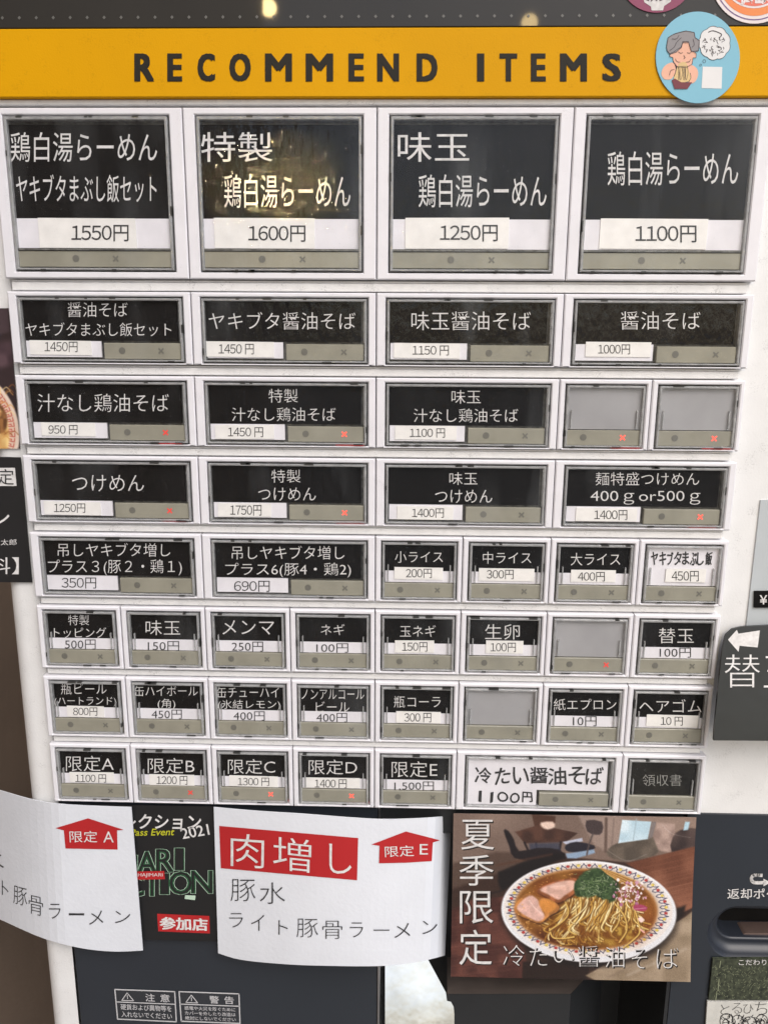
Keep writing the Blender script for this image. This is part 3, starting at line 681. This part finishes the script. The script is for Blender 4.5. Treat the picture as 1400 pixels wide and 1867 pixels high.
# ================================================================== NOTICES ON THE LEFT EDGE
T = st_thing('food_poster', 10, 690, .05, 'food photo poster of ramen bowl with patterned rim cut off by left edge', 'poster')
YP = .09
pr = Print(-60, 555, 42, 826, 90, 230, (52, 40, 42))
pr.poly([(-80,550),(20,550),(20,600),(6,628),(-80,640)], (44,68,98), 5, col2=(24,34,50), ns=14)
pr.poly([(-5,555),(40,555),(40,600),(16,606)], (70,56,60), 4); pr.poly([(-80,640),(40,618),(50,660),(-80,700)], (88,68,74), 8, col2=(64,48,54), ns=20)
pr.ell(-72, 790, 116, 122, (226,206,190), 2.5); pr.ell(-72, 790, 110, 116, (216,190,170), 2)
for i in range(26):
    a = R(-80+i*5.2); f = lambda t, k: (-72+110*k*math.cos(t), 790+116*k*math.sin(t))
    pr.line([f(a, .97), f(a+.06, .97), f(a+.06, .86), f(a+.02, .86), f(a+.02, .92), f(a+.04, .92)], 1.6, (182,72,62), .8)
pr.ell(-70, 798, 94, 92, (196,150,90), 3, 0, 1, (236,206,140), 12)
rq = random.Random(8)
for k in range(60): x, y = rq.uniform(-50, 30), rq.uniform(700, 815); pr.line(curve_pts([(x, y), (x+8, y-5), (x+15, y+2)], 3), 2, rq.choice(((238,210,150), (206,150,80), (150,96,50))), 1, .7)
pr.poly([(-40,735),(0,736),(16,748),(22,772),(12,796),(-30,792)], (150,104,62), 3, 2, col2=(96,62,38), ns=7); pr.poly([(-30,742),(0,744),(12,754),(2,768),(-30,768)], (206,166,110), 4, 2, col2=(170,120,70), ns=6)
pr.poly([(-5,706),(12,708),(10,722),(-8,722)], (236,206,120), 2)
def lm(a, b):
    v = 562+256*b; ur = 17+20*b; return (-62+(ur+62)*a, v-(4*a if b < .01 else 0)*0)
pr.build('sheet', lm, YP, T)
T = st_thing('black_notice', 20, 940, .05, 'black notice with white characters hanging off the left edge of the machine', 'notice')
slab('sheet', [(-220,828),(38,834),(59,1062),(-200,1060)], YP-.005, .012, BLACKP, T)
poly('white_patch', [(-60,853),(28,853),(31,886),(-60,886)], YP-.008, INKW, T)
text('black_lettering', [('定', (-4,855,26,884))], YP-.011, INKK, T)
text('lettering', [('ン', (-22,932,18,960)), ('料】', (-20,1016,35,1047)), ('太郎', (2,983,31,994))], YP-.0085, INKW, T)
# ================================================================== PAPERS BELOW THE BUTTONS
T = st_thing('event_poster', 320, 1590, .05, 'black poster with green neon letters between the two white notices', 'poster')
YE = .03
slab('sheet', [(112,1466),(402,1471),(404,1717),(140,1710)], YE, .01, BLACKP, T)
text('white_lettering', [('レクション', ((228,1484),(368,1485),(366,1513),(226,1511)))], YE-.003, INKW, T, off=.015)
text('year_lettering', [('2021', ((328,1511),(379,1502),(383,1522),(334,1530)))], YE-.003, INKW, T, off=.01)
text('yellow_lettering', [('Pass Event', ((240,1512),(320,1510),(317,1523),(238,1524)))], YE-.003, mat('yellow_print', s2l(190, 190, 40), .5), T, off=.01)
GR = mat('green_print', s2l(40, 92, 58), .5, var=.25, vscale=120)
WL = mat('pale_green_print', s2l(190, 215, 195), .5)
neon = [('H',(205,1560,250,1594)),('A',(252,1553,285,1592)),('R',(286,1549,316,1589)),('I',(320,1547,335,1586)),('C',(222,1596,262,1634)),('T',(262,1594,293,1633)),('I',(293,1593,308,1630)),('O',(310,1590,350,1630)),('N',(350,1588,387,1628))]
text('neon_outline', neon, YE-.003, WL, T, fat=2.3)
text('neon_lettering', neon, YE-.006, GR, T, fat=1.5)
text('neon_core', neon, YE-.0085, BLACKP, T, off=-.012)
poly('red_strip', [(248,1589),(300,1588),(301,1603),(249,1604)], YE-.010, RED, T)
text('strip_lettering', [('HAJIMARI', (252,1592,297,1600))], YE-.012, INKW, T)
poly('small_tag', [(338,1632),(357,1633),(356,1641),(337,1639)], YE-.010, WL, T)
poly('red_box', [(287,1666),(382,1670),(383,1702),(289,1698)], YE-.003, RED, T)
text('box_lettering', [('参加店', ((292,1672),(378,1675),(379,1697),(293,1694)))], YE-.006, INKW, T, fat=.9)
def sheet(name, edge, S, parent, material, nu=30, nv=10, th=.012):
    """edge(s,t)->px ; S surface; closed thin sheet"""
    vs = []
    for d in (0, th):
        for j in range(nv+1):
            for i in range(nu+1):
                p = S(*edge(i/nu, j/nv)); vs.append((p.x, p.y+d, p.z))
    n = (nu+1)*(nv+1); fs = []
    for j in range(nv):
        for i in range(nu):
            a = j*(nu+1)+i; fs.append((a, a+nu+1, a+nu+2, a+1)); fs.append((n+a, n+a+1, n+a+nu+2, n+a+nu+1))
    bd = [i for i in range(nu+1)]+[j*(nu+1)+nu for j in range(1, nv+1)]+[nv*(nu+1)+i for i in range(nu-1, -1, -1)]+[j*(nu+1) for j in range(nv-1, 0, -1)]
    for k in range(len(bd)): a, b = bd[k], bd[(k+1) % len(bd)]; fs.append((a, b, b+n, a+n))
    return mk(name, vs, fs, material, parent, smooth=False)
def interp(tab, x):
    for (a, b), (c, d) in zip(tab, tab[1:]):
        if x <= c: t = (x-a)/(c-a); t = max(0, t); return b+(d-b)*t
    return tab[-1][1]
def sinterp(tab, x):      # smooth interpolation
    pts = curve_pts(tab, 8); return interp(pts, x)
# --- left notice (wraps back round the corner of the machine)
def YA(u, v):
    k = max(0, (118-u)/118); return -.035+.55*k**1.8*(.85+.15*(v-1450)/280)
SA = lambda u, v, d=0: at(u, v, YA(u, v)-d)
topA = [(-160,1395),(-60,1424),(0,1441),(60,1458),(120,1467),(240,1472)]; botA = [(-160,1600),(-60,1650),(0,1676),(80,1711),(150,1729),(210,1735),(261,1733)]
def edgeA(s, t):
    ut = -160+400*s; ub = -160+421*s
    return (ut*(1-t)+ub*t, sinterp(topA, ut)*(1-t)+sinterp(botA, ub)*t)
T = st_thing('paper_notice', 60, 1590, 0, 'white paper notice with red arrow for limited A wrapped round the left corner', 'notice')
sheet('sheet', edgeA, SA, T, NOTE)
a_ = poly('red_arrow', [(161,1492),(226,1513),(214,1514),(215,1549),(120,1547),(117,1514),(102,1510)], 0, RED, T, surf=lambda u, v: SA(u, v, .006))
text('arrow_lettering', [('限定', ((127,1515),(178,1515),(178,1536),(128,1536))), ('A', (189,1516,208,1536))], 0, INKW, T, surf=lambda u, v: SA(u, v, .010))
chA = [('水',(-38,1548,8,1584)),('ト',(4,1608,16,1634)),('豚',(25,1617,50,1650)),('骨',(53,1634,79,1668)),('ラ',(90,1648,111,1675)),('ー',(126,1665,154,1669)),('メ',(163,1660,189,1686)),('ン',(210,1661,238,1683))]
text('lettering', [(c, ((x0, y0-(3 if x0 < 60 else 0)), (x1, y0+(3 if x0 < 60 else 0)), (x1, y1+(3 if x0 < 60 else 0)), (x0, y1-(3 if x0 < 60 else 0)))) for c, (x0, y0, x1, y1) in chA], 0, INKK, T, off=-.012, surf=lambda u, v: SA(u, v, .009))
# --- middle notice, bulging
def YB(u, v):
    s = min(1, max(0, (u-390)/432)); k = .55+.45*min(1, max(0, (v-1480)/270))
    return -.02-.27*k*math.sin(math.pi*s**1.15)**.9 - .03*s + .42*max(0, (s-.9)/.1)**2
SB = lambda u, v, d=0: at(u, v, YB(u, v)-d)
topB = [(390,1472),(470,1479),(550,1484),(640,1491),(700,1494),(770,1492),(823,1488)]; botB = [(398,1738),(440,1750),(520,1758),(600,1761),(700,1761),(770,1752),(811,1742)]
def edgeB(s, t):
    ut = 390+433*s; ub = 398+413*s
    return (ut*(1-t)+ub*t, sinterp(topB, ut)*(1-t)+sinterp(botB, ub)*t)
T = st_thing('paper_notice', 600, 1610, -.1, 'white paper notice with red box and red arrow for limited E curling below the buttons', 'notice')
sheet('sheet', edgeB, SB, T, NOTE)
def gridpoly(name, q, material, parent, S, nu=10, nv=4):
    tl, tr, br, bl = [Vector(p) for p in q]; vs = []; fs = []
    for j in range(nv+1):
        for i in range(nu+1):
            a, b = i/nu, j/nv; p = (tl*(1-a)+tr*a)*(1-b)+(bl*(1-a)+br*a)*b; vs.append(S(p.x, p.y))
    for j in range(nv):
        for i in range(nu): a = j*(nu+1)+i; fs.append((a, a+nu+1, a+nu+2, a+1))
    return mk(name, vs, fs, material, parent)
gridpoly('red_box', [(400,1506),(653,1528),(651,1605),(403,1583)], RED, T, lambda u, v: SB(u, v, .008))
text('box_lettering', [('肉', ((421,1519),(482,1523),(481,1584),(421,1579))), ('増', ((498,1524),(568,1532),(567,1592),(498,1585))), ('し', ((600,1538),(641,1541),(641,1596),(601,1591)))], 0, INKW, T, off=-.006, surf=lambda u, v: SB(u, v, .014))
poly('red_arrow', [(740,1516),(802,1532),(789,1536),(787,1570),(740,1573),(691,1574),(692,1542),(677,1540)], 0, RED, T, surf=lambda u, v: SB(u, v, .008))
text('arrow_lettering', [('限定', ((701,1543),(754,1541),(755,1561),(702,1563))), ('E', (765,1539,780,1558))], 0, INKW, T, surf=lambda u, v: SB(u, v, .014))
chB = [('豚',(421,1603,466,1643)),('水',(474,1609,520,1648)),('ラ',(418,1665,443,1691)),('イ',(458,1668,482,1697)),('ト',(508,1678,525,1704)),('豚',(541,1675,580,1709)),('骨',(588,1679,624,1712)),('ラ',(638,1682,662,1709)),('ー',(681,1695,710,1697)),('メ',(719,1683,748,1710)),('ン',(770,1679,797,1703))]
text('lettering', [(c, (x0, y0, x1, y1)) for c, (x0, y0, x1, y1) in chB], 0, INKK, T, off=-.014, surf=lambda u, v: SB(u, v, .010))
# ================================================================== COLD SOBA POSTER
T = st_thing('soba_poster', 1045, 1635, -.03, 'photo poster of cold soy soba in a patterned white bowl below the buttons', 'poster')
YS = -.04
def z4(x, y): return (820+x/3.0435, 1470+y/3.0435)
def P4(l): return [z4(*p) for p in l]
rn = random.Random(3)
p = Print(0, 36, 1370, 980, 440, 300, (60, 44, 38))
p.poly([(-20,20),(1390,20),(1390,205),(1000,300),(620,272),(400,292),(230,362),(-20,442)], (140,121,110), 8, col2=(116,99,90), ns=220)
p.poly([(700,30),(950,30),(935,190),(870,240),(800,200)], (150,133,124), 10, al=.8)
p.poly([(-20,330),(250,250),(520,262),(330,350),(-20,480)], (84,68,60), 14)
p.poly([(440,30),(575,40),(575,98),(460,105)], (78,54,44), 6)
p.poly([(350,135),(480,92),(705,135),(640,190),(405,200)], (66,47,41), 5, col2=(88,62,52), ns=60)
p.line([(405,195),(440,270)], 12, (40,32,34), 4).line([(610,190),(600,265)], 14, (42,34,38), 4).line([(470,200),(480,260)], 9, (45,40,50), 4)
p.poly([(430,200),(600,192),(615,262),(440,262)], (58,62,78), 10, al=.8)
p.poly([(285,128),(312,130),(345,180),(375,245),(480,225),(600,232),(640,285),(480,300),(350,285),(320,220)], (36,30,33), 6, sm=2)
p.poly([(495,78),(560,72),(575,100),(535,118),(500,104)], (214,190,176), 8, sm=2)
p.poly([(620,188),(730,163),(735,182),(640,202)], (176,180,196), 4)
p.poly([(640,205),(700,185),(800,205),(790,232),(690,248),(640,235)], (42,40,48), 5, sm=2)
p.poly([(640,255),(700,246),(800,228),(806,248),(700,282),(650,282)], (135,155,178), 6)
p.poly([(750,62),(838,68),(842,130),(810,144),(758,126)], (70,60,60), 5, sm=2)
p.line([(790,140),(770,200),(760,260)], 9, (84,74,72), 4).line([(862,50),(866,240)], 16, (98,82,74), 5).line([(905,50),(900,200)], 8, (128,112,104), 5)
p.poly([(880,225),(930,190),(1040,165),(1130,150),(1172,232),(1090,275),(960,292),(878,262)], (84,76,68), 7, sm=2, col2=(104,94,84), ns=50)
p.poly([(952,55),(1117,62),(1102,163),(936,190)], (206,222,230), 4, col2=(176,200,212), ns=60)
p.line([(1032,50),(1020,170)], 5, (150,170,180), 4)
p.poly([(1119,62),(1145,64),(1130,150),(1104,165)], (122,114,112), 5)
p.poly([(1150,66),(1250,72),(1258,150),(1235,238),(1165,226),(1132,150)], (172,150,140), 8, col2=(140,120,112), ns=50)
p.poly([(1242,235),(1243,150),(1285,108),(1390,100),(1390,210)], (58,48,47), 6, sm=2, col2=(88,74,70), ns=50)
p.poly([(1308,60),(1335,60),(1326,106),(1300,110)], (170,198,212), 4)
p.poly([(985,305),(1390,195),(1390,545),(1270,605),(1180,420)], (136,92,72), 6, col2=(102,64,48), ns=90)
for k in range(24):
    y = rn.uniform(260, 560); p.line(curve_pts([(rn.uniform(1050,1150), y+30), (1250, y-10), (1380, y-45)], 4), 3, (150,104,84), 5, .3)
p.poly([(-20,600),(120,530),(300,510),(420,790),(430,880),(412,990),(-20,990)], (96,60,52), 8, col2=(70,42,38), ns=60)
for k in range(26):
    y = rn.uniform(560, 960); p.line([(-10, y+20), (400, y-30)], 3, (116,76,66), 6, .25)
p.poly([(410,885),(800,870),(780,990),(408,990)], (42,30,26), 10)
p.poly([(770,957),(1100,760),(1330,608),(1390,560),(1390,1000),(860,1000)], (164,147,127), 7, col2=(136,120,100), ns=70)
p.line([(1010,950),(1340,790)], 10, (190,178,165), 10, .5).line([(900,965),(1130,850)], 8, (120,104,90), 8, .5)
p.poly([(1200,620),(1278,560),(1332,540),(1326,600),(1270,640),(1190,700)], (40,31,28), 12)
p.poly([(120,510),(280,480),(260,370),(560,258),(640,275),(420,380),(300,470)], (30,25,26), 12, sm=2)
p.line([(250,330),(560,262)], 10, (84,56,44), 8, .7)
p.ell(790, 620, 500, 288, (26,20,19), 22, R(1.5), .8)
p.ell(782, 587, 500, 293, (226,228,232), 4, R(1.5)); p.ell(786, 596, 492, 284, (186,186,190), 12, R(1.5), .35)
p.ell(778, 576, 482, 272, (218,212,208), 4, R(1.5)); p.ell(768, 572, 430, 246, (190,174,160), 14, R(1.5), .8)
N = 46
fE = lambda t, k: (776+478*k*math.cos(t), 571+268*k*math.sin(t))
for i in range(N):
    a = 2*math.pi*i/N; b = 2*math.pi*(i+.5)/N; c = 2*math.pi*(i+1)/N
    p.line([fE(a, .975), fE(a+.02, .93), fE((a+b)/2, .925), fE(b-.035, .885), fE(b, .86), fE(b+.035, .885), fE((b+c)/2, .925), fE(c-.02, .925), fE(c, .965)], 4.6, (58,58,88), 1.6)
    x, y = fE(b, .935); p.ell(x, y, 10, 8, ((170,62,60), (212,188,96))[i % 2], 2.5)
    p.line([fE(b-.03, .955), fE(b+.03, .955)], 2, (90,90,70), 1.5, .6)
p.ell(765, 575, 410, 236, (176,130,86), 7, R(1.5)); p.ell(766, 576, 398, 226, (98,58,26), 9, R(1.5), 1, (132,88,40), 90)
p.ell(1080, 640, 70, 120, (146,84,40), 40, .3, .6); p.ell(560, 470, 90, 70, (128,68,30), 30, 0, .6); p.ell(640, 740, 150, 40, (74,36,18), 25, .15, .7)
p.poly([(560,640),(690,515),(860,505),(1045,555),(1085,690),(960,770),(760,780),(590,735)], (176,142,66), 22, sm=3, col2=(120,84,32), ns=24)
cols = [(214,184,112), (184,142,68), (228,204,144), (150,106,42), (238,222,172), (104,64,24)]
for k in range(190):
    t = rn.random(); f = k/190; x0 = 655+395*t+rn.uniform(-12, 12); y0 = 505-10*math.sin(math.pi*t)+rn.uniform(-5, 45)+50*max(0, t-.7)
    sw = -150*(1-t)**.7*rn.uniform(.5, 1.15) if t < .82 else rn.uniform(-30, 60); ln_ = rn.uniform(110, 265)*(.62+.5*math.sin(math.pi*min(1, t+.2)))
    cu = rn.uniform(-30, 34)
    q = [(x0, y0), (x0+sw*.12+cu*.5, y0+ln_*.27), (x0+sw*.45+cu*.7, y0+ln_*.58), (x0+sw*.85, y0+ln_*.88), (x0+sw*.9+rn.uniform(0, 55), min(778, y0+ln_*1.02))]
    ln = curve_pts(q, 5); wv = rn.uniform(5, 10); c_ = cols[rn.choice((3, 5, 1, 3, 1)) if f < .45 else rn.choice((0, 0, 1, 2, 3, 4, 1, 2))]
    p.line([(x+3, y+2) for x, y in ln], wv+3, (78,46,16), 3, .6); p.line(ln, wv, c_, 2.4, .92); p.line([(x-1.5, y-1) for x, y in ln[3:-4]], wv*.3, tuple(min(255, v+40) for v in c_), 1.6, .6)
am = np.clip((p.noise(34, 21)-.45)*3, 0, 1)*np.clip(.5-p.sdf(smooth_pts([(545,640),(700,600),(860,690),(1020,640),(1090,700),(960,785),(760,795),(590,745)], 4))/50, 0, 1)
p.blend(am*.75, (112,66,22))
for q in ([(1040,560),(1065,640),(1075,700),(1040,745),(985,790)], [(930,540),(985,610),(1000,690),(960,760)], [(560,690),(580,740),(640,745),(700,735)], [(640,520),(665,590),(640,640),(560,700)]):
    ln = curve_pts(q, 6); p.line([(x+3, y+3) for x, y in ln], 11, (70,38,16), 3, .6); p.line(ln, 8, (208,174,100), 2.2)
def meat(o, i, edge, pink):
    p.poly([(x+6, y+8) for x, y in o], (52,26,16), 9, 3, .7); p.poly(o, edge, 4, 3, col2=tuple(int(v*.75) for v in edge), ns=26); p.poly(i, pink, 7, 3, col2=tuple(int(v*.9) for v in pink), ns=22)
meat([(482,470),(560,425),(640,402),(705,398),(714,462),(660,512),(600,540),(540,510)], [(500,466),(570,430),(650,410),(698,415),(700,452),(640,498),(606,522),(550,494)], (168,104,68), (216,176,160))
meat([(355,572),(395,510),(440,490),(500,512),(560,520),(612,560),(600,592),(560,615),(505,660),(440,640),(375,612)], [(372,565),(440,502),(488,525),(500,560),(530,620),(495,650),(440,628),(395,602)], (196,134,76), (218,178,166))
p.poly([(500,530),(560,528),(600,560),(560,600),(520,590)], (206,140,70), 10, 2, .8); p.line([(440,530),(470,570),(520,610)], 5, (238,214,206), 5, .7).line([(560,450),(640,440)], 6, (236,210,198), 6, .6)
for k in range(70):
    a = rn.uniform(0, 6.28); x, y = 766+rn.uniform(330, 392)*math.cos(a), 576+rn.uniform(180, 222)*math.sin(a); p.ell(x, y, rn.uniform(2, 7), rn.uniform(1.5, 4), (214,160,96), 2, 0, rn.uniform(.25, .7))
for k in range(14): x, y = rn.uniform(380, 560), rn.uniform(640, 700); p.ell(x, y, rn.uniform(3, 9), rn.uniform(2, 4), (226,176,110), 2, 0, .5)
p.poly([(708,500),(698,430),(730,372),(780,345),(830,336),(895,365),(950,430),(935,505),(900,528),(830,500),(760,498)], (66,86,56), 8, 3, col2=(42,60,38), ns=18, wob=8)
for k in range(230):
    x, y = rn.gauss(815, 58), rn.gauss(435, 38)
    if not (700 < x < 945 and 345 < y < 512): continue
    a = rn.uniform(0, 3.1); l_ = rn.uniform(10, 34); c_ = rn.choice(((96,118,76), (74,98,58), (130,148,108), (44,64,38), (172,182,152)))
    p.line(curve_pts([(x, y), (x+l_*.5*math.cos(a)+4, y+l_*.5*math.sin(a)), (x+l_*math.cos(a), y+l_*math.sin(a)-5)], 3), rn.uniform(1.6, 3.2), c_, 1.5, .85)
for i in range(7): p.line(curve_pts([(842+i*6, 336+i*5), (930+i*4, 362+i*8), (1042-i*3, 405+i*7)], 5), 6, ((196,158,98), (150,108,60))[i % 2], 2)
for k in range(120):
    x, y = rn.gauss(1010, 52), rn.gauss(472, 30); s_ = rn.uniform(5, 14); a = rn.uniform(0, 6.28)
    if not (900 < x < 1140): continue
    c_ = rn.choice(((232,222,220), (214,196,198), (196,150,168), (240,236,232), (170,110,140), (120,84,60)))
    p.poly([(x+s_*math.cos(a+b_)*(1 if i_ % 2 else .6), y+s_*math.sin(a+b_)*(.8 if i_ % 2 else 1)) for i_, b_ in enumerate((0, 1.3, 2.6, 3.8, 5.0))], c_, 2) if k < 70 else p.line([(x, y), (x+s_*math.cos(a), y+s_*math.sin(a))], 4, c_, 1.6)
p.poly([(1035,548),(1075,540),(1115,556),(1100,578),(1045,574)], (158,68,98), 4, 2); p.line([(1040,568),(1105,560)], 3, (206,150,170), 2)
p.poly([(1062,622),(1085,613),(1100,632),(1080,645)], (232,206,200), 4, 2); p.line([(1080,685),(1100,700)], 10, (222,170,160), 3)
for q in ([(880,235),(990,290),(1100,250)], [(1180,80),(1240,130),(1340,150)]): p.line(curve_pts(q, 8), 2, (200,196,196), 3, .35)
fg = np.random.default_rng(2).normal(0, .022, p.c.shape[:2])[..., None]; p.c = np.clip((p.c-.45)*1.10+.45+fg*(.6+p.c), 0, 1)
qc = [z4(20, 42), z4(1366, 64), z4(1333, 975), z4(4, 945)]
def quadmap(q, bow=0):
    def f(a, b):
        x = (q[0][0]*(1-a)+q[1][0]*a)*(1-b)+(q[3][0]*(1-a)+q[2][0]*a)*b; y = (q[0][1]*(1-a)+q[1][1]*a)*(1-b)+(q[3][1]*(1-a)+q[2][1]*a)*b
        return x-bow*math.sin(math.pi*b)*a, y
    return f
p.build('sheet', quadmap(qc, 2), YS, T, rough=.28, coat=.4)
SH = mat('dark_print', s2l(30, 25, 24), .5)
vert = [('夏',(62,75,245,240)),('季',(52,270,242,440)),('限',(55,470,240,650)),('定',(52,685,232,880))]
hor = [('冷',(295,770,412,885)),('た',(442,782,538,885)),('い',(572,797,686,867)),('醤',(708,775,826,890)),('油',(860,780,966,895)),('そ',(1008,790,1092,900)),('ば',(1145,785,1265,900))]
def zb(b, d=0): a = z4(b[0]+d, b[1]+d); c = z4(b[2]+d, b[3]+d); return (a[0], a[1], c[0], c[1])
lay = [YS-.002]; text('letter_shadow', [(c, zb(b, 6)) for c, b in vert+hor], lay[0], SH, T, off=.004)
lay[0] -= .0015; text('lettering', [(c, zb(b)) for c, b in vert], lay[0], INKW, T, off=-.002)
text('small_lettering', [(c, zb(b)) for c, b in hor], lay[0], INKW, T, off=-.016)
# ================================================================== MAGNET SIGN AND STICKERS ON THE RIGHT
T = st_thing('refill_sign', 1420, 1250, 0, 'dark glossy noodle refill sign with white arrow pointing left at the button grid', 'sign')
out = [(1352,1143),(1560,1132),(1560,1352),(1300,1350),(1301,1330),(1316,1185),(1322,1158),(1334,1147)]
_a, _b, _c = at(1330, 1145, -.02), at(1560, 1140, -.02), at(1330, 1350, -.36); _n = (_b-_a).cross(_c-_a)
def SG(u, v, d=0): r_ = ray(u, v); t_ = (_a-CAMP).dot(_n)/r_.dot(_n); return CAMP+r_*t_-Vector((0, d, 0))
slab('sheet', out, -.02, .03, mat('glossy_sign', (.02, .022, .02), .32, var=.3, vscale=9, bump=.6, bscale=26, spec=.5), T, surf=SG)
poly('arrow', [(1326,1166),(1342,1148),(1345,1155),(1384,1149),(1380,1180),(1347,1177),(1345,1188)], 0, INKW, T, surf=lambda u, v: SG(u, v, .006))
text('lettering', [('替', (1320,1193,1384,1253)), ('玉', (1391,1196,1455,1253))], 0, INKW, T, off=-.012, surf=lambda u, v: SG(u, v, .006))
T = st_thing('photo_sticker', 1350, 1785, .06, 'dark green photo sticker under the oval coin cup', 'sticker')
slab('sheet', [(1299,1748),(1520,1748),(1515,1824),(1291,1823)], .06, .03, mat('foliage_print', s2l(74, 80, 62), .4, col2=s2l(28, 32, 26), vscale=330), T)
q = []
for (x, y) in ((1313,1752),(1310,1785),(1306,1808)): q += stroke([(x, y), (x-2, y+rnd.uniform(10, 22))], 1.8)
for k in range(260): x, y = rnd.uniform(1300, 1430), rnd.uniform(1762, 1820); q += stroke([(x, y), (x+rnd.uniform(-4, 4), y+rnd.uniform(-4, 4))], .7)
polys('pale_twigs', q, .056, mat('twig_print', s2l(128, 134, 108), .5), T)
text('lettering', [('こだわりの海苔', (1346,1749,1440,1760))], .056, INKW, T)
T = st_thing('doodle_sticker', 1350, 1845, .06, 'white sticker with black doodled characters at the bottom right corner', 'sticker')
slab('sheet', [(1289,1826),(1515,1827),(1508,1960),(1280,1958)], .06, .03, mat('off_white_print', (.62, .62, .58), .5, var=.1, vscale=100), T)
text('lettering', [('と', (1313,1832,1330,1850)), ('る', (1334,1829,1352,1848)), ('ぴ', (1354,1829,1374,1848)), ('ち', (1376,1827,1398,1850))], .056, INKK, T, off=-.02)
q = []
for c in ((1324,1862,12,14),(1344,1860,10,9),(1366,1866,13,12),(1388,1862,11,12),(1322,1865,5,6),(1388,1864,5,5)): q += stroke(ell(c[0], c[1], c[2], c[3], 22), 1.3, True)
for k in range(60): x, y = rnd.uniform(1306, 1400), rnd.uniform(1848, 1875); q += stroke(curve_pts([(x, y), (x+rnd.uniform(-5, 5), y+4), (x+rnd.uniform(-8, 8), y+rnd.uniform(5, 9))], 3), 1.2)
polys('doodle', q, .056, INKK, T)
# ================================================================== SURROUNDINGS
g = bpy.data.meshes.new('ground'); g.from_pydata([(-60, -60, 0), (60, -60, 0), (60, 60, 0), (-60, 60, 0)], [], [(0, 1, 2, 3)])
g.materials.append(mat('grey_pavement', (.24, .235, .225), .8, var=.15, vscale=8, bump=.4, bscale=60)); go = bpy.data.objects.new('ground', g); C.objects.link(go); go['kind'] = 'structure'
WALLM = mat('brown_render', s2l(150, 134, 120), .7, var=.1, vscale=6, bump=.5, bscale=120)
def wbox(x0, x1, y0, y1, z0, z1, name, lab):
    me = bpy.data.meshes.new(name); B = MB().box(x0, x1, y0, y1, z0, z1); me.from_pydata(B.v, [], B.f); me.materials.append(WALLM)
    o = bpy.data.objects.new(name, me); C.objects.link(o); return tag(o, lab, 'wall')
wbox(-.52, 1.6, .46, .60, 0, 2.6, 'shop_wall', 'plain brown grey shop wall behind the machine')
wbox(-.56, -.43, -2.2, .46, 0, 2.6, 'shading_side_wall', 'plain brown grey side wall left of the machine, added to darken that side')  # added wall, run forward to block light and darken reflections at the left
# ------------------------------------------------------------------ warm lamps whose mirror images glint on the panel
def lamp(u, v, Yp, dist, energy, r):
    p = at(u, v, Yp); d = (p-CAMP).normalized(); d.y = -d.y; q = p+d*dist
    l = bpy.data.lights.new('warm_lamp', 'POINT'); l.energy = energy; l.color = (1, .72, .32); l.shadow_soft_size = r
    o = bpy.data.objects.new('warm_lamp', l); C.objects.link(o); o.location = (q.x*U, q.y*U, q.z*U+ZO)
lamp(478, 335, 0, 50, 34.0, .04)
lamp(490, 14, -.03, 50, 1.6, .025)
lamp(965, 42, -.03, 55, .7, .028)
